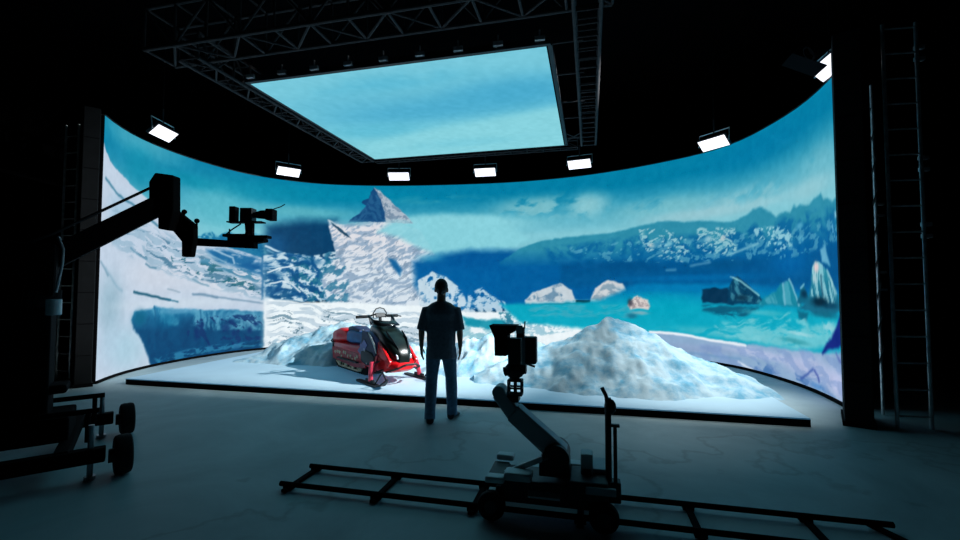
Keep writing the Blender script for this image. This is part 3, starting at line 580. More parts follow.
# ------------------------------------------------------------------ snow mounds
SNOW = snow_mat()
def interp_ridge(pts, n=14):
    out = []
    for a, b in zip(pts[:-1], pts[1:]):
        for k in range(n): out.append([a[i] + (b[i] - a[i]) * k / n for i in range(len(a))])
    out.append(list(pts[-1])); return np.array(out)
def mound(name, label, ridges, x0, x1, y0, y1, res, amp, seed, pw=1.15):
    nx, ny = int((x1 - x0) / res), int((y1 - y0) / res)
    X, Y = np.meshgrid(np.linspace(x0, x1, nx), np.linspace(y0, y1, ny), indexing='ij'); X, Y = X.ravel(), Y.ravel()
    h = np.full(X.shape, -1.)
    wx = (fbm(X * 1.6 + seed, Y * 1.6, 4) - .5) * .5; wy = (fbm(X * 1.6, Y * 1.6 + seed + 30, 4) - .5) * .5
    for rd in ridges:
        for x, y, hh, rf, rb in interp_ridge(rd):
            dx, dy = X + wx - x, Y + wy - y; r = np.where(dy < 0, rf, rb)
            q = np.hypot(dx, dy) / r; h = np.maximum(h, hh * (1 - q ** pw))
    n = fbm(X * 2.6 + seed, Y * 2.6 + 2 * seed, 6); rg = 1 - abs(2 * fbm(X * 1.9 + 3 * seed, Y * 1.9, 5) - 1) * 2
    mask = sm(h / .25)
    h = h + mask * amp * ((n - .5) * 1.3 + (rg - .6) * .35)
    h = np.maximum(h, -.03)
    Zm = .1 + h
    o = grid_mesh(name, np.c_[X, Y, Zm], nx, ny, None, SNOW, None)
    # drop the flat skirt that lies under the deck surface
    import bmesh
    bm = bmesh.new(); bm.from_mesh(o.data)
    dead = [f_ for f_ in bm.faces if all(v_.co.z < .075 for v_ in f_.verts)]
    bmesh.ops.delete(bm, geom=dead, context='FACES'); bm.to_mesh(o.data); bm.free()
    return tag(o, label, 'snow mound', 'snow mounds on the white platform')
mound('snow_mound', 'tall white snow mound with a sharp ridge at the right end of the platform', [
    [(.5, 7.8, .35, .7, .7), (1.0, 7.95, .55, .95, .7), (1.5, 7.95, .68, 1.15, .7), (1.72, 7.9, .74, 1.2, .7), (1.97, 7.9, .92, 1.35, .8), (2.21, 7.85, 1.03, 1.45, .8), (2.55, 7.8, .98, 1.45, .8), (2.76, 7.7, .88, 1.4, .7), (3.0, 7.6, .68, 1.25, .6), (3.3, 7.5, .52, 1.1, .5), (3.6, 7.35, .4, .95, .4), (3.8, 7.1, .28, .75, .3), (3.98, 6.95, .12, .3, .2)],
    [(2.76, 7.7, .9, .5, .4), (2.62, 7.3, .72, .45, .4), (2.5, 6.9, .45, .4, .3), (2.5, 6.6, .2, .3, .3)],
    [(2.75, 7.2, .55, .4, .4), (3.0, 6.85, .36, .4, .3), (3.1, 6.6, .2, .3, .3)]],
    -.1, 4.3, 5.9, 8.9, .028, .10, 3.1)
mound('snow_mound', 'small jagged snow mound between the standing person and the camera robot', [
    [(-.72, 8.5, .12, .4, .3), (-.34, 8.6, .33, .7, .4), (-.1, 8.7, .5, .9, .5), (.18, 8.8, .62, 1.1, .5), (.5, 8.8, .52, 1.1, .5), (.95, 8.9, .55, 1.1, .5)]],
    -1.2, 2.0, 7.2, 9.7, .03, .26, 9.4)
mound('snow_ridge', 'long low grey-white snow ridge behind the red snowmobile', [
    [(-4.95, 9.75, .06, .3, .3), (-4.5, 9.95, .3, .55, .4), (-3.93, 10.1, .5, .9, .5), (-3.43, 10.2, .74, 1.1, .5), (-2.98, 10.2, .78, 1.15, .5), (-2.37, 10.2, .62, 1.1, .5), (-1.77, 10.1, .38, .9, .5), (-1.1, 9.9, .22, .6, .5)]],
    -5.2, -.5, 8.5, 11.1, .03, .2, 5.7)

# ------------------------------------------------------------------ snowmobile (x forward, y left)
sm_ = thing('snowmobile', 'red and black snowmobile with black skis parked on the white platform', 'snowmobile', (-1.51, 7.68, .1), R(-50)); sm_.scale = (.87, .92, .93)
def loft(secs, p=2.6, n=20): return MB().rings([se(*s_, n=n, p=p) for s_ in secs])
# rubber track loop
tr = MB(); loop = []
for k in range(13): t = math.pi/2 + math.pi*k/12; loop.append((-2.05 + .17*math.cos(t), .19 + .17*math.sin(t)))
for k in range(13): t = -math.pi/2 + math.pi*k/12; loop.append((-.72 + .14*math.cos(t), .2 + .19*math.sin(t) + .0))
tr.prism(loop, -.19, .19, lambda x, y, d: Vector((x, d, y)))
for k in range(26):
    i = k % len(loop); 
for k in range(17): tr.box((-2.05 + k * .083, 0, .018), (.02, .38, .036))
tr.build('track', M['rubber'], sm_)
for y in (-.2, .2):
    mb = MB().tube([(-2.1, y, .13), (-1.9, y, .06), (-1.0, y, .05), (-.8, y, .12)], .022, 8)
    for x in (-1.95, -1.6, -1.25, -.9): mb.wheel((x, y, .12), (0, 1, 0), .075, .03, n=16)
    for x in (-1.8, -1.4, -1.05): mb.cyl((x, y, .07), (x + .2, y, .34), .016, n=8)
    mb.build('slide_rail', M['gold'], sm_)
# tunnel and tail
loft([(-2.28, .2, .36, .50), (-2.2, .235, .32, .53), (-1.4, .24, .28, .54), (-.7, .25, .24, .56), (-.55, .24, .26, .5)], 5).build('tunnel', M['red'], sm_, True)
for y in (-.245, .245): MB().prism([(-2.2, .18), (-1.1, .12), (-.55, .16), (-.5, .40), (-2.25, .42)], y - .012, y + .012, lambda x, z, d: Vector((x, d, z))).build('side_panel', M['darkred'], sm_, bevel=.006)
for y in (-.25, .25): MB().box((-1.35, y*1.12, .235), (1.0, .07, .025)).build('running_board', M['black'], sm_, bevel=.005)
loft([(-2.42, .15, .50, .66), (-2.36, .2, .47, .76), (-2.1, .2, .5, .82), (-1.85, .17, .54, .80), (-1.72, .14, .56, .74)], 3.5).build('tail_section', M['red'], sm_, True)
MB().box((-2.41, 0, .5), (.04, .36, .28), Matrix.Rotation(R(12), 3, 'Y')).build('snow_flap', M['black'], sm_, bevel=.01)
MB().tube([(-2.1, .2, .45), (-2.45, .2, .52), (-2.5, .1, .6), (-2.5, -.1, .6), (-2.45, -.2, .52), (-2.1, -.2, .45)], .016, 8).build('rear_bumper', M['black'], sm_)
# seat
loft([(-1.78, .12, .54, .66), (-1.66, .17, .53, .80), (-1.4, .18, .53, .85), (-1.05, .16, .54, .80), (-.8, .14, .55, .82), (-.68, .12, .56, .86)], 3).build('seat', M['teal'], sm_, True)
loft([(-1.74, .10, .76, .80), (-1.62, .15, .78, .88), (-1.35, .16, .80, .89), (-1.12, .13, .78, .84)], 3).build('seat_pad', M['navy'], sm_, True)
# belly, side body, hood
loft([(-.85, .26, .22, .5), (-.5, .31, .16, .56), (0, .34, .15, .54), (.28, .31, .17, .48), (.45, .24, .2, .42), (.55, .15, .25, .36)], 3).build('belly_pan', M['red'], sm_, True)
loft([(-.95, .2, .4, .62), (-.7, .25, .36, .82), (-.4, .29, .36, .90), (-.1, .30, .38, .82), (.1, .27, .4, .7)], 3).build('side_body', M['violet'], sm_, True)
for y in (-1, 1):
    MB().tube([(-.75, y*.22, .86), (-.5, y*.31, .64), (-.36, y*.345, .44), (-.28, y*.345, .28)], .026, 8, sy=.6).build('side_stripe', M['white'], sm_, True)
    loft([(-.55, .02, .3, .5), (-.35, .035, .26, .52), (-.12, .035, .27, .5), (0, .02, .3, .44)], 2.6).build('engine_vent', M['black'], sm_, True).location = (0, y*.33, 0)
loft([(-.58, .15, .78, .96), (-.4, .2, .70, 1.02), (-.15, .23, .58, .98), (.1, .24, .46, .88), (.3, .22, .38, .76), (.45, .17, .34, .62), (.53, .10, .34, .50)], 3.4).build('hood', M['hood'], sm_, True)
for y in (-1, 1):
    MB().prism([(-.62, .5), (-.3, .36), (.02, .34), (.0, .62), (-.3, .84), (-.55, .88)], y*.30 - .03, y*.30 + .03, lambda a, b, d: Vector((a, d, b))).build('cheek_panel', M['navy'], sm_, bevel=.02)
    MB().prism([(-.02, .44), (.42, .30), (.5, .40), (.30, .56), (.05, .72)], y*.26 - .03, y*.26 + .03, lambda a, b, d: Vector((a, d, b))).build('nose_panel', M['red'], sm_, bevel=.02)
    MB().tube([(.12, y*.16, .885), (.32, y*.15, .75), (.47, y*.10, .6)], [.018, .03, .012], 8, sy=.5).build('hood_stripe', M['black'], sm_, True)
    MB().prism([(.40, .47), (.52, .43), (.5, .50), (.42, .54)], y*.11 - .045, y*.11 + .045, lambda a, b, d: Vector((a, d, b))).build('headlight', M['steel'], sm_, bevel=.008)
MB().tube([(.4, .3, .22), (.66, .22, .3), (.74, .1, .36), (.74, -.1, .36), (.66, -.22, .3), (.4, -.3, .22)], .018, 8).build('front_bumper', M['black'], sm_)
# windscreen with two horns
ws = [(-.42, .20, .98), (-.2, .22, .98), (.0, .17, .97), (.06, .0, .97)]
w = MB(); top = [(-.46, .24, 1.16), (-.3, .21, 1.08), (-.12, .12, 1.05), (-.08, 0, 1.04)]; lo = ws
pts0 = lo + [(x, -y, z) for x, y, z in lo[-2::-1]]; pts1 = top + [(x, -y, z) for x, y, z in top[-2::-1]]
w.add(pts0 + pts1, [(i, i + 1, i + 8, i + 7) for i in range(6)])
wo = w.build('windscreen', M['clear'], sm_, True); md = wo.modifiers.new('t', 'SOLIDIFY'); md.thickness = .02
# handlebar
MB().tube([(-.52, -.2, 1.13), (-.5, -.12, 1.16), (-.46, 0, 1.16), (-.5, .12, 1.16), (-.52, .2, 1.13)], .016, 8).tube([(-.40, 0, .85), (-.47, 0, 1.16)], .03, 8).build('handlebar', M['black'], sm_)
for y in (-1, 1):
    MB().tube([(-.52, y*.18, 1.13), (-.58, y*.44, 1.12)], .028, 8).build('grip', M['rubber'], sm_)
    MB().tube([(-.50, y*.2, 1.13), (-.43, y*.3, 1.14), (-.46, y*.46, 1.11)], .011, 6).build('brake_lever', M['black'], sm_)
MB().tube([(-.48, -.13, 1.1), (-.47, -.14, 1.19), (-.47, -.08, 1.27), (-.47, 0, 1.29), (-.47, .08, 1.27), (-.47, .14, 1.19), (-.48, .13, 1.1)], .012, 8).build('steering_hoop', M['black'], sm_)
MB().box((-.45, 0, 1.15), (.03, .2, .09), Matrix.Rotation(R(-25), 3, 'Y')).build('handlebar_pad', M['black'], sm_, bevel=.01)
# skis and suspension
for y in (-.5, .5):
    s = 1 if y > 0 else -1; D = .17
    sk = MB(); pr_ = [(-.5, .035, .0), (-.42, .055, .0), (-.1, .065, .0), (.3, .065, .0), (.5, .055, .05), (.62, .035, .12), (.66, .02, .16)]
    sk.rings([[Vector((x + D, y - hw, z)), Vector((x + D, y + hw, z)), Vector((x + D, y + hw, z + .03)), Vector((x + D, y - hw, z + .03))] for x, hw, z in pr_])
    s_o = sk.build('ski', M['black'], sm_, bevel=.004)
    MB().tube([(.2 + D, y, .03), (.42 + D, y, .22), (.50 + D, y, .27), (.64 + D, y, .15)], .013, 8).build('ski_loop', M['black'], s_o)
    MB().box((.02 + D, y, .06), (.34, .03, .07)).build('ski_saddle', M['black'], s_o, bevel=.01)
    MB().tube([(.04 + D, y, .06), (D, y - s*.02, .2), (-.04 + D, y - s*.05, .38)], [(.05, .035), (.06, .035), (.045, .035)], 8).build('spindle', M['pink'], sm_, True)
    MB().tube([(D, y - s*.02, .17), (.3, s*.26, .26)], .016, 8).tube([(D, y - s*.02, .17), (-.1, s*.26, .26)], .016, 8).tube([(-.04 + D, y - s*.05, .34), (.2, s*.26, .40)], .014, 8).build('control_arm', M['black'], sm_)
    MB().tube([(D, y - s*.08, .2), (.05, s*.26, .50)], .032, 10).build('shock_absorber', M['pink'], sm_, True)
# coloured graphics and exhaust details on the flanks
for y in (-1, 1):
    g = MB(); rr = random.Random(5)
    for k in range(11):
        x = -2.1 + k * .115; z = .25 + .10 * rr.random(); w_ = .03 + .05 * rr.random()
        g.prism([(x, z), (x + w_, z - .02), (x + w_ * 1.5, z + .035), (x + w_ * .4, z + .05)], y*.258 - .004, y*.258 + .004, lambda a, b, d: Vector((a, d, b)))
    g.build('flank_graphics', M['gold'], sm_)
    MB().prism([(-.72, .48), (-.50, .40), (-.30, .62), (-.42, .72)], y*.335 - .006, y*.335 + .006, lambda a, b, d: Vector((a, d, b))).build('flank_badge', M['violet'], sm_)
    MB().tube([(-.3, y*.31, .84), (-.02, y*.335, .66), (.08, y*.335, .5)], [(.02, .01), (.03, .012), (.015, .008)], 8).build('nose_stripe', M['white'], sm_, True)

# ------------------------------------------------------------------ standing person, seen from behind (local +y is the way they face)
pr = thing('person', 'person in a dark t-shirt and blue jeans standing before the platform, back turned', 'person', (-.485, 5.66, 0), R(-4))
def skinmesh(name, parts, m, parent, voxel=.008, smooth_it=6):
    mb = MB()
    for fn in parts: fn(mb)
    o = mb.build(name, m, None)
    md = o.modifiers.new('r', 'REMESH'); md.mode = 'VOXEL'; md.voxel_size = voxel; md.use_smooth_shade = True
    s = o.modifiers.new('s', 'SMOOTH'); s.iterations = smooth_it; s.factor = .5
    bake(o); o.data.polygons.foreach_set('use_smooth', [True] * len(o.data.polygons)); o.parent = parent
    if not o.data.materials: o.data.materials.append(m)
    return o
def ell(z, rx, ry, cx=0, cy=0, n=20, p=2.3):
    return [Vector((cx + rx*math.copysign(abs(math.cos(t))**(2/p), math.cos(t)), cy + ry*math.copysign(abs(math.sin(t))**(2/p), math.sin(t)), z)) for t in [2*math.pi*k/n for k in range(n)]]
HIP = {-1: (-.09, 0, .90), 1: (.09, 0, .90)}
KN = {-1: (-.115, -.02, .50), 1: (.115, .09, .50)}
AN = {-1: (-.12, -.11, .09), 1: (.125, .11, .09)}
SH = {-1: (-.178, 0, 1.365), 1: (.178, 0, 1.365)}
EL = {-1: (-.245, -.02, 1.13), 1: (.235, -.02, 1.13)}
WR = {-1: (-.255, .03, .90), 1: (.235, .04, .90)}
def limb(a, b, c, ra, rb, rc, grow=0.):
    def f(mb):
        A_, B_, C_ = Vector(a), Vector(b), Vector(c)
        mb.tube([A_, A_.lerp(B_, .35), A_.lerp(B_, .75), B_, B_.lerp(C_, .3), B_.lerp(C_, .7), C_], [ra + grow, ra*1.02 + grow, (ra*.3 + rb*.7)*1.02 + grow, rb + grow, rb*1.05 + grow, (rb*.35 + rc*.65) + grow, rc + grow], 14)
    return f
def torso(g=0., z0=.84):
    def f(mb):
        S = [(.84, .155, .11, 0), (.93, .165, .12, 0), (1.02, .15, .108, 0), (1.12, .145, .10, .0), (1.24, .165, .11, 0), (1.34, .185, .115, 0), (1.41, .18, .10, 0), (1.455, .12, .075, -.005), (1.475, .07, .06, -.005)]
        mb.rings([ell(z, rx + g, ry + g, 0, cy) for z, rx, ry, cy in S if z >= z0])
    return f
def hand(s):
    def f(mb):
        w_ = Vector(WR[s]); mb.rings([ell(w_.z + .01, .022, .028, w_.x, w_.y), ell(w_.z - .04, .017, .042, w_.x, w_.y + .004), ell(w_.z - .085, .015, .043, w_.x - s*.004, w_.y + .006), ell(w_.z - .10, .011, .036, w_.x - s*.006, w_.y + .006)])
        for k, (dy, ln) in enumerate(((.034, .072), (.013, .082), (-.009, .076), (-.03, .060))):
            b = w_ + Vector((-s*.006, dy + .004, -.085)); m1 = b + Vector((-s*.004, .002, -ln*.5)); m2 = b + Vector((-s*.022, .002, -ln*.98))
            mb.tube([b, m1, m2], [.0095, .009, .007], 8)
        b = w_ + Vector((-s*.006, .03, -.02)); mb.tube([b, b + Vector((-s*.014, .03, -.035)), b + Vector((-s*.022, .034, -.07))], [.012, .011, .008], 8)
    return f
def head(mb):
    # skull, jaw, nose, ears; the face looks along +y
    mb.tube([(0, -.005, 1.43), (0, .0, 1.50), (0, .01, 1.56)], [.062, .056, .055], 14)
    mb.ball((0, .005, 1.645), .098, 18, (.78, .98, 1.04)); mb.ball((0, .035, 1.585), .07, 14, (.78, .8, .9))
    mb.tube([(0, .09, 1.645), (0, .118, 1.605), (0, .095, 1.598)], [.01, .014, .01], 8)
    for s in (-1, 1): mb.ball((s*.08, -.002, 1.615), .03, 10, (.35, .7, 1.05)); mb.ball((s*.03, .083, 1.645), .014, 8)
    mb.ball((0, .092, 1.572), .018, 8, (1.3, .5, .4))
def foot(s, g=0.):
    def f(mb):
        a = Vector(AN[s]); rings = []
        yaw = s * .22
        for yy, hw, hh in ((-.07, .025, .03), (-.055, .036, .07), (0, .038, .085), (.07, .042, .06), (.13, .046, .042), (.17, .038, .032), (.195, .018, .02)):
            c_ = []
            for k in range(14):
                t = 2*math.pi*k/14; lx = (hw + g)*math.cos(t); lz = max(0, (hh + g)/2 + (hh + g)/2*math.sin(t)*1.0)
                c_.append(Vector((a.x + lx*math.cos(yaw) + yy*math.sin(yaw), a.y - lx*math.sin(yaw) + yy*math.cos(yaw), lz + (.004 if g == 0 else 0))))
            rings.append(c_)
        mb.rings(rings)
    return f
body_parts = [torso()] + [head]
for s in (-1, 1): body_parts += [limb(HIP[s], KN[s], AN[s], .082, .054, .038), limb(SH[s], EL[s], WR[s], .048, .038, .027), hand(s), foot(s)]
body = skinmesh('body', body_parts, M['skin'], pr, .0065, 4)
def shirt_torso(mb):
    S = [(.77, .185, .135), (.80, .186, .136), (.9, .182, .135), (1.0, .178, .13), (1.12, .178, .125), (1.24, .188, .128), (1.32, .205, .13), (1.38, .195, .12), (1.425, .155, .10), (1.455, .105, .085), (1.475, .07, .07)]
    mb.rings([ell(z, rx + .006*math.sin(z*40), ry + .005*math.cos(z*33), 0, -.003) for z, rx, ry in S])
def sleeve(s):
    def f(mb):
        a, b = Vector(SH[s]), Vector(EL[s]); mb.tube([a + Vector((-s*.06, 0, .0)), a + Vector((s*.012, 0, -.01)), a.lerp(b, .4), b + Vector((0, 0, -.015))], [.06, .070, .070, .066], 14)
    return f
skinmesh('t_shirt', [shirt_torso, sleeve(-1), sleeve(1)], M['shirt'], pr, .008, 5)
def jeans_hip(mb): mb.rings([ell(z, rx, ry, 0, 0) for z, rx, ry in ((.80, .155, .118), (.86, .168, .13), (.94, .172, .128), (1.0, .165, .12))])
def jleg(s):
    def f(mb):
        a, k, n_ = Vector(HIP[s]), Vector(KN[s]), Vector(AN[s])
        mb.tube([a, a.lerp(k, .3), a.lerp(k, .8), k, k.lerp(n_, .25), k.lerp(n_, .6), k.lerp(n_, .85), n_ + Vector((0, 0, -.045))], [.098, .096, .078, .074, .075, .070, .066, .068], 14)
    return f
skinmesh('jeans', [jeans_hip, jleg(-1), jleg(1)], M['jeans'], pr, .008, 4)
for s in (-1, 1):
    skinmesh('shoe', [foot(s, .012)], M['shoe'], pr, .006, 2)
def hairf(mb):
    mb.ball((0, -.012, 1.66), .106, 18, (.80, .96, .98)); mb.tube([(0, -.05, 1.64), (0, -.055, 1.56)], [(.05, .07), (.03, .055)], 12)
ho = skinmesh('hair', [hairf], M['hair'], pr, .007, 2)
import bmesh
bm = bmesh.new(); bm.from_mesh(ho.data)
bmesh.ops.delete(bm, geom=[v_ for v_ in bm.verts if v_.co.y > .055 and v_.co.z < 1.70], context='VERTS'); bm.to_mesh(ho.data); bm.free()

# ------------------------------------------------------------------ dolly track
ra = math.atan2(-.77, 3.26)
tk = thing('dolly_track', 'dark ladder-like camera track lying across the concrete floor', 'track', (-1.61, 3.74, 0), ra)
G = .38
for y0, x0, x1 in ((0, -.02, 4.0), (G, .0, 4.42)): MB().cyl((x0, y0, .045), (x1, y0, .045), .02, n=12).build('rail', M['softblack'], tk, True)
for x in (.06, .83, 1.6, 2.37, 3.14, 3.9): MB().box((x, G/2, .018), (.045, G + .14, .026)).box((x, 0, .022), (.08, .05, .03)).box((x, G, .022), (.08, .05, .03)).build('sleeper', M['softblack'], tk, bevel=.004)
MB().box((4.36, G - .1, .02), (.045, .3, .026), Matrix.Rotation(R(25), 3, 'Z')).build('sleeper', M['softblack'], tk, bevel=.004)

# ------------------------------------------------------------------ camera robot on the track (x along the track)
rb = thing('camera_robot', 'grey wheeled camera robot with a raised folding arm on the floor track', 'camera dolly', (.5, 3.42, 0), ra)
for x in (-.37, .40):
    for y in (-.255, .27):
        w_ = MB().wheel((x, y, .10), (0, 1, 0), .10, .07).build('wheel', M['rubber'], rb, True)
        MB().cyl((x, y - .04, .10), (x, y + .04, .10), .045, n=18).build('hub', M['black'], w_, True)
    MB().cyl((x, -.24, .10), (x, .25, .10), .02, n=10).build('axle', M['black'], rb)
MB().box((0, 0, .165), (.70, .42, .11)).box((.0, -.2, .20), (.62, .04, .14)).build('chassis', M['black'], rb, bevel=.012)
MB().box((.30, -.1, .25), (.26, .30, .13)).build('battery_box', M['black'], rb, bevel=.012)
MB().box((0, -.235, .20), (.22, .06, .02), Matrix.Rotation(R(25), 3, 'X')).build('front_plate', M['pale'], rb)
for x, y in ((-.35, -.22), (-.35, .22)):
    MB().box((x, y, .275), (.14, .09, .045)).build('pad', M['pale'], rb, bevel=.015, seg=3)
MB().box((-.37, 0, .235), (.12, .34, .03)).build('outrigger', M['black'], rb, bevel=.005)
MB().box((-.19, -.16, .29), (.2, .13, .06)).build('motor_cover', M['pale'], rb, bevel=.018, seg=3)
MB().box((.2, .16, .25), (.3, .1, .10)).build('cable_tray', M['pale'], rb, bevel=.01)
bx = MB().box((.29, -.05, .38), (.085, .12, .15)).build('power_box', M['pale'], rb, bevel=.01)
MB().box((.29, -.112, .335), (.055, .01, .04)).build('display', M['black'], bx)
MB().box((.36, .05, .33), (.14, .24, .03)).build('top_plate', M['grey'], rb, bevel=.006)
# arm
MB().cyl((.07, -.11, .40), (.07, .11, .40), .10, n=28).box((.06, 0, .32), (.22, .2, .10)).build('arm_joint', M['black'], rb, True, bevel=.006)
def bar(p0, p1, w0, w1, y0, y1):
    p0, p1 = Vector(p0), Vector(p1); d = (p1 - p0).normalized(); n_ = Vector((-d.y, d.x))
    o = [p0 + n_*w0, p0 - n_*w0, p1 - n_*w1, p1 + n_*w1]
    return MB().prism([(q.x, q.y) for q in o], y0, y1, lambda x, z, dd: Vector((x, dd, z)))
bar((.11, .40), (-.25, .70), .075, .068, -.07, .07).build('lower_arm', M['grey'], rb, bevel=.015, seg=3)
bar((-.22, .66), (-.37, .84), .062, .05, -.06, .06).build('upper_arm', M['grey'], rb, bevel=.02, seg=3)
MB().cyl((-.355, -.062, .845), (-.355, .062, .845), .05, n=24).build('wrist_joint', M['grey'], rb, True)
bar((.03, .42), (-.30, .27), .02, .018, -.11, -.085).build('support_strut', M['pale'], rb, bevel=.006)
MB().box((-.27, 0, .80), (.13, .11, .05)).build('head_plate', M['black'], rb, bevel=.008)
MB().cyl((.44, -.1, .2), (.44, -.1, .86), .022, n=14).build('push_mast', M['black'], rb, True)
MB().tube([(.44, -.1, .82), (.425, -.1, .88), (.40, -.1, .93)], .014, 8).ball((.455, -.1, .80), .042, 12, (1, 1, 1.3)).build('push_handle', M['black'], rb, True)
MB().cyl((.485, -.12, .2), (.485, -.12, .67), .013, n=10).box((.485, -.12, .675), (.06, .03, .018)).build('control_post', M['black'], rb)
MB().box((.46, -.1, .22), (.12, .10, .14)).build('mast_bracket', M['black'], rb, bevel=.01)
MB().box((.38, -.255, .27), (.2, .03, .05)).build('step', M['grey'], rb, bevel=.006)

cm = thing('cinema_camera', 'black studio camera with a flared lens hood held up by the grey robot arm', 'camera', (.27, 3.47, .825), ra)
cage = MB()
for x in (-.05, 0, .05):
    cage.cyl((x, -.04, .0), (x, -.04, .11), .007, n=6); cage.cyl((x, .04, .0), (x, .04, .11), .007, n=6)
for z in (.005, .055, .11):
    for y in (-.04, .04): cage.cyl((-.055, y, z), (.055, y, z), .008, n=6)
    for x in (-.05, .05): cage.cyl((x, -.04, z), (x, .04, z), .008, n=6)
cage.build('cage', M['black'], cm)
MB().ball((-.005, 0, .185), .07, 16, (1.1, .8, .95)).cyl((.0, 0, .10), (.0, 0, .14), .035, n=14).cyl((-.085, 0, .17), (-.05, 0, .18), .035, n=14).box((.06, 0, .20), (.05, .07, .07)).build('gimbal_head', M['black'], cm, True)
MB().box((.0, 0, .335), (.095, .13, .19)).build('camera_body', M['black'], cm, bevel=.008)
MB().box((.072, -.01, .34), (.03, .11, .21)).build('side_module', M['grey'], cm, bevel=.006)
MB().box((.125, -.02, .345), (.085, .10, .20)).build('monitor', M['black'], cm, bevel=.012)
MB().box((.11, -.02, .235), (.09, .03, .012), Matrix.Rotation(R(18), 3, 'Y')).build('monitor_arm', M['black'], cm)
MB().prism([(-.19, .53), (.02, .53), (.0, .48), (-.05, .455), (-.055, .30), (-.145, .30), (-.15, .44)], -.08, .08, lambda x, z, d: Vector((x, d, z))).build('matte_box', M['softblack'], cm, bevel=.004)
MB().box((.045, -.02, .475), (.06, .06, .08)).build('transmitter', M['redlamp'], cm, bevel=.006)
MB().box((.04, -.053, .50), (.05, .012, .06)).build('transmitter_face', M['white'], cm, bevel=.003)
MB().cyl((.075, -.03, .5), (.08, -.03, .56), .005, n=6).build('antenna', M['black'], cm)

# ------------------------------------------------------------------ camera crane on the left
cr = thing('camera_crane', 'large black camera crane on a wheeled base at the left edge, arm over the snow', 'camera crane', (-4.2, 4.15, 0), R(36.9))
iw = Matrix.Rotation(-R(36.9), 4, 'Z') @ Matrix.Translation((4.2, -4.15, 0))
def W(x, y, z): return (iw @ Vector((x, y, z)))
K = 'crane'
for x in (-.69, .72):
    for y in (-.69, .68):
        w_ = MB().wheel((x + math.copysign(.05, x), y, .17), (1, .12, 0), .17, .125).build('wheel', M['rubber'], cr, True)
        MB().cyl((x - math.copysign(.05, x), y, .17), (x + math.copysign(.12, x), y, .17), .06, n=18).build('hub', M['black'], w_, True)
        MB().cyl((x - math.copysign(.17, x), y, .03), (x - math.copysign(.17, x), y, .46), .022, n=12).cyl((x - math.copysign(.17, x), y, .0), (x - math.copysign(.17, x), y, .03), .04, n=12).build('jack_post', M['steel'], cr)
for y in (-.69, .68): MB().box((0, y, .2), (1.3, .11, .12)).build('axle_beam', M[K], cr, bevel=.01)
for x in (-.36, .36): MB().box((x, 0, .22), (.10, 1.4, .10)).build('side_beam', M[K], cr, bevel=.01)
for y in (-.3, .45): MB().cyl((-.62, y, .5), (.58, y, .5), .025, n=10).build('push_bar', M[K], cr)
for x in (-.5, .5):
    for y in (-.3, .45): MB().cyl((x, y, .22), (x, y, .5), .02, n=8).build('upright', M[K], cr)
MB().box((0, 0, .36), (.74, .62, .22)).build('base_box', M[K], cr, bevel=.02)
MB().box((0, 0, .95), (.42, .36, 1.1)).build('column', M[K], cr, bevel=.02)
MB().box((0, 0, .70), (.66, .30, .08)).build('column_collar', M[K], cr, bevel=.02)
MB().cyl((0, 0, 1.45), (0, 0, 1.62), .26, n=32).build('turntable', M[K], cr, True)
MB().box((0, -.02, 1.8), (.46, .38, .5)).build('turret', M[K], cr, bevel=.04)
MB().box(W(-4.62, 3.9, 1.55), (.4, .45, .8)).build('control_housing', M[K], cr, bevel=.05)
MB().cyl(W(-3.76, 3.98, 1.40), W(-3.76, 3.98, 1.54), .055, n=20).build('canister', M['pale'], cr, True, bevel=.006)
MB().cyl(W(-3.98, 4.05, 1.45), W(-3.76, 3.98, 1.45), .015, n=8).build('canister_arm', M[K], cr)
P0, P1 = Vector((-4.75, 3.75, 1.28)), Vector((-3.44, 4.8, 2.53))
def beam(name, a, b, w_, h_, m=K, bev=.01):
    a, b = W(*a), W(*b); d = (b - a).normalized(); side = d.cross(Vector((0, 0, 1))).normalized(); up = side.cross(d)
    rg = [[q + side*sx*w_/2 + up*sz*h_/2 for sx, sz in ((-1, -1), (1, -1), (1, 1), (-1, 1))] for q in (a, b)]
    return MB().rings(rg).build(name, M[m], cr, bevel=bev)
beam('lower_boom', P0, P1, .16, .2)
MB().cyl(W(-4.0, 4.2, 2.15), W(-3.5, 4.75, 2.71), .014, n=8).cyl(W(-4.5, 3.75, 1.75), W(-4.0, 4.2, 2.15), .014, n=8).build('tension_rod', M['black'], cr)
MB().tube([W(-3.95, 4.2, 2.12), W(-3.9, 4.2, 2.0), W(-3.86, 4.15, 1.85), W(-3.86, 4.1, 1.6)], .012, 8).build('cable', M['grey'], cr)
def plate(name, pxs, Y, th, m=K, bev=.012):
    """outline given as world x, z pairs on the plane y = Y"""
    a = [W(x, Y - th/2, z) for x, z in pxs]; b = [W(x, Y + th/2, z) for x, z in pxs]
    return MB().rings([a, b]).build(name, M[m], cr, bevel=bev)
plate('elbow_box', [[-3.52,2.77],[-3.458,2.868],[-3.264,2.841],[-3.253,2.456],[-3.295,2.251],[-3.408,2.267],[-3.413,2.434],[-3.514,2.575]], 4.8, 0.13, bev=0.012)
plate('elbow_link', [[-3.346,2.51],[-3.121,2.333],[-3.117,2.178],[-3.144,1.98],[-3.243,1.98],[-3.248,2.145],[-3.372,2.289]], 4.92, 0.09, bev=0.012)
plate('upper_boom', [[-3.222,2.204],[-2.523,2.153],[-2.521,2.085],[-3.22,2.119]], 5.05, 0.1, bev=0.005)
plate('head_mount', [[-2.856,2.235],[-2.49,2.218],[-2.444,2.201],[-2.443,2.166],[-2.557,2.149],[-2.854,2.166]], 5.12, 0.12, bev=0.004)
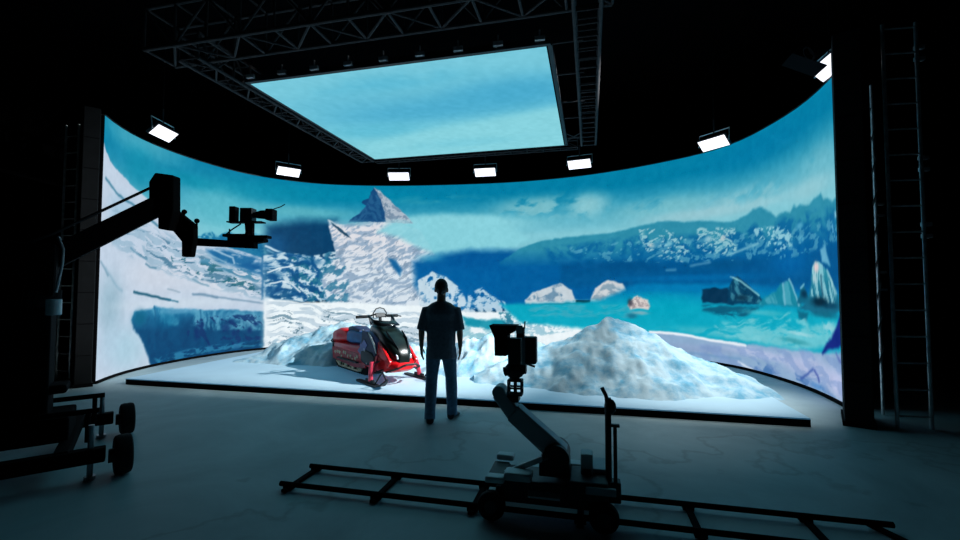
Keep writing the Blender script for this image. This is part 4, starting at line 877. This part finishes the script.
for x, z in ((-3.24, 2.475), (-3.10, 2.375)):
    MB().ball(W(x, 4.9, z), .028, 10).cyl(W(x, 4.9, z - .08), W(x, 4.9, z), .01, n=8).build('knob', M[K], cr)

hc = thing('remote_head_camera', 'black broadcast camera with long lens on the tip of the left crane', 'camera', (-2.68, 5.2, 2.23), R(0))
def hb(x0, x1, z0, z1, y0=-.06, y1=.06, m='softblack', name='camera_body', bev=.008):
    return MB().box(((x0+x1)/2, (y0+y1)/2, (z0+z1)/2), (x1-x0, y1-y0, z1-z0)).build(name, M[m], hc, bevel=bev)
MB().tube([(0, 0, 0), (0, 0, .06), (0, 0, .17), (0, 0, .2)], [.055, .04, .05, .035], 16).box((.035, 0, .09), (.03, .06, .14)).build('pan_head', M['softblack'], hc, True, bevel=.004)
hb(-.24, .17, .165, .182, name='base_plate'); hb(-.085, .055, .18, .335, m='black'); hb(-.215, -.145, .18, .355, -.05, .05, name='monitor')
MB().tube([(.05, 0, .26), (.1, 0, .26), (.14, 0, .265), (.22, 0, .262), (.285, 0, .258)], [.03, .042, .05, .055, .06], 18).build('lens', M['softblack'], hc, True)
hb(.21, .295, .195, .325, -.065, .065, name='lens_hood')
MB().tube([(.28, 0, .33), (.36, 0, .355), (.41, 0, .385)], .006, 6).build('lens_cable', M['softblack'], hc)
MB().tube([(-.28, 0, .02), (-.20, 0, .09), (-.10, 0, .155)], .009, 6).build('zoom_lever', M['softblack'], hc)
hb(-.28, .02, -.0, .035, name='mount_rail'); hb(-.235, -.222, .03, .1, -.01, .01, name='pin'); hb(.02, .24, -.015, .018, name='front_rail')

# ------------------------------------------------------------------ ladders and columns beside the wall
def ladder(name, label, loc, rz, width, z0, z1, group=None, step=.31, off=.14):
    t = thing(name, label, 'ladder', (loc[0], loc[1], 0), rz, group)
    for x in (-width/2, width/2): MB().tube([(x, 0, z0), (x, 0, z1)], .02, 10).build('rail', M['ladder'], t, True)
    k = 0; z = z0 + off
    while z < z1:
        MB().cyl((-width/2, 0, z), (width/2, 0, z), .011, n=8).build('rung', M['ladder'], t); z += step
    return t
lr = ladder('wall_ladder', 'tall grey metal ladder standing behind the right column', (5.08, 5.33, 0), R(-8), .36, 0, 4.85, 'metal ladders beside the curved screen')
for z in (4.55, 3.2, 2.4): [MB().box((.23, .03, z - q_), (.10, .05, .05)).build('clamp', M['ladder'], lr, bevel=.005) for q_ in (0, .14)]
ladder('wall_ladder', 'narrow grey metal ladder left of the curved screen behind the crane', (-7.62, 8.3, 0), R(-12), .30, 0, 4.7, 'metal ladders beside the curved screen')
pp = thing('cable_pole', 'thin upright pole wrapped with cable between right column and ladder', 'pole', (5.22, 5.9, 0))
MB().cyl((0, 0, 0), (0, 0, 4.35), .018, n=10).build('pole', M['ladder'], pp)
MB().tube([(.025*math.cos(k*.9), .025*math.sin(k*.9) - .01, .5 + k*.06) for k in range(60)], .008, 6).build('cable', M['black'], pp, True)
for z in (1.62, 1.85, 2.6, 2.75): MB().box((.06, 0, z), (.09, .04, .035)).build('clamp', M['ladder'], pp)
def column(label, corner, rz, w_, d_, z1, sx):
    # corner: the front corner next to the screen; sx: side on which the column extends from it
    o_ = Matrix.Rotation(rz, 3, 'Z') @ Vector((sx * w_/2, d_/2, 0))
    t = thing('screen_column', label, 'column', (corner[0] + o_.x, corner[1] + o_.y, 0), rz, 'dark columns at the ends of the curved screen')
    MB().box((0, 0, z1/2), (w_, d_, z1)).build('cladding', M['drape'], t, bevel=.01)
    s = MB()
    for k in range(1, 9): s.box((0, -d_/2 - .002, k*z1/9), (w_*.98, .008, .012))
    s.build('panel_seam', M['softblack'], t)
    MB().box((0, 0, .03), (w_ + .04, d_ + .04, .06)).build('foot_plate', M['softblack'], t)
    return t
column('tall dark clad column closing the right end of the curved screen', (4.36, 5.45), R(-37), .27, .6, 4.78, 1)
column('tall dark clad column closing the left end of the curved screen', (-6.50, 7.6), R(40), .22, .3, 4.72, -1)

# ------------------------------------------------------------------ lights
def area(name, loc, target, size, power, color, spread=180): pass
# key stage light sits above the furthest-right lamp; two fill spots are added
def spot(parent, loc, aim, energy, size, blend=1.):
    sp = bpy.data.lights.new('key_or_added_spot', 'SPOT'); sp.energy = energy; sp.color = (.91, .98, 1.0); sp.spot_size = R(size); sp.spot_blend = blend; sp.shadow_soft_size = .02
    so = bpy.data.objects.new('key_or_added_spot', sp); C.objects.link(so)
    so.location = loc; so.rotation_euler = (Vector(aim) - so.location).to_track_quat('-Z', 'Y').to_euler()
    so.parent = parent; so.matrix_parent_inverse = Matrix.LocRotScale(parent.location, parent.rotation_euler, None).inverted()
    return so
KEY, SIDE_FILL = (4.78, 6.38, 5.05), (4.62, 8.75, 4.42)
spot(last_lamp, KEY, (-5.5, 9.6, .1), 5300, 62)
spot(last_lamp, KEY, (3.3, 6.95, .3), 900, 46, 1.)  # added fill to brighten the right half of the tall mound
spot(lamps[5], SIDE_FILL, (2.7, 6.95, .1), 280, 50)  # added fill at the neighbouring lamp for the right of the platform
def added_spill_flap(parent, loc, e0, e1, reach, length):
    # flap added to block spill before the stage, its lower edge on the plane through the lamp and the stage's front edge
    S0 = Vector(loc); il = Matrix.LocRotScale(parent.location, parent.rotation_euler, None).inverted()
    a_ = S0 + (e0 - S0).normalized() * reach; b_ = S0 + (e1 - S0).normalized() * reach; out = -Vector(sd)
    q4 = [a_, b_, b_ + out * length, a_ + out * length]
    MB().rings([[il @ p for p in q4], [il @ (p + Vector((0, 0, .006))) for p in q4]]).build('added_spill_flap', M['softblack'], parent)
il_ = Matrix.LocRotScale(last_lamp.location, last_lamp.rotation_euler, None).inverted(); ax_ = (Vector(KEY) - Vector((-3, 8.6, .1))).normalized()
tb = MB(); k0, k1 = Vector(KEY) - ax_ * .02, Vector(KEY) + ax_ * .28; u_ = ax_.cross(Vector((0, 0, 1))).normalized(); v_ = ax_.cross(u_)
tb.rings([[il_ @ (p + (u_ * math.cos(t) + v_ * math.sin(t)) * rr_) for t in [2*math.pi*k/20 for k in range(20)]] for p, rr_ in ((k0, .09), (k0, .11), (k1, .11), (k1, .02), (k0 + ax_*.06, .02), (k0 + ax_*.06, .08))], cap=False)
tb.build('added_spot_housing', M['softblack'], last_lamp, True)  # unseen housing added above the lamp panel to hold the key spot
added_spill_flap(last_lamp, KEY, FL + Vector((-.6, .1, .1)), FR + Vector((.6, -.18, .1)), .42, .35)

# ------------------------------------------------------------------ world, camera, view
w = bpy.data.worlds.new('dark'); bpy.context.scene.world = w; w.use_nodes = True
w.node_tree.nodes['Background'].inputs['Color'].default_value = (.004, .005, .006, 1); w.node_tree.nodes['Background'].inputs['Strength'].default_value = .0
cam = bpy.data.cameras.new('camera'); co = bpy.data.objects.new('camera', cam); C.objects.link(co)
cam.sensor_width = 36; cam.lens = 450 / 960 * 36; cam.clip_start = .05; cam.clip_end = 100
co.location = (0, 0, 1.63); co.rotation_euler = (R(90) + math.atan(19 / 450), 0, 0)
sc = bpy.context.scene; sc.camera = co
sc.view_settings.view_transform = 'Standard'; sc.view_settings.look = 'None'; sc.view_settings.exposure = 0; sc.view_settings.gamma = 1
sc.view_settings.use_curve_mapping = False
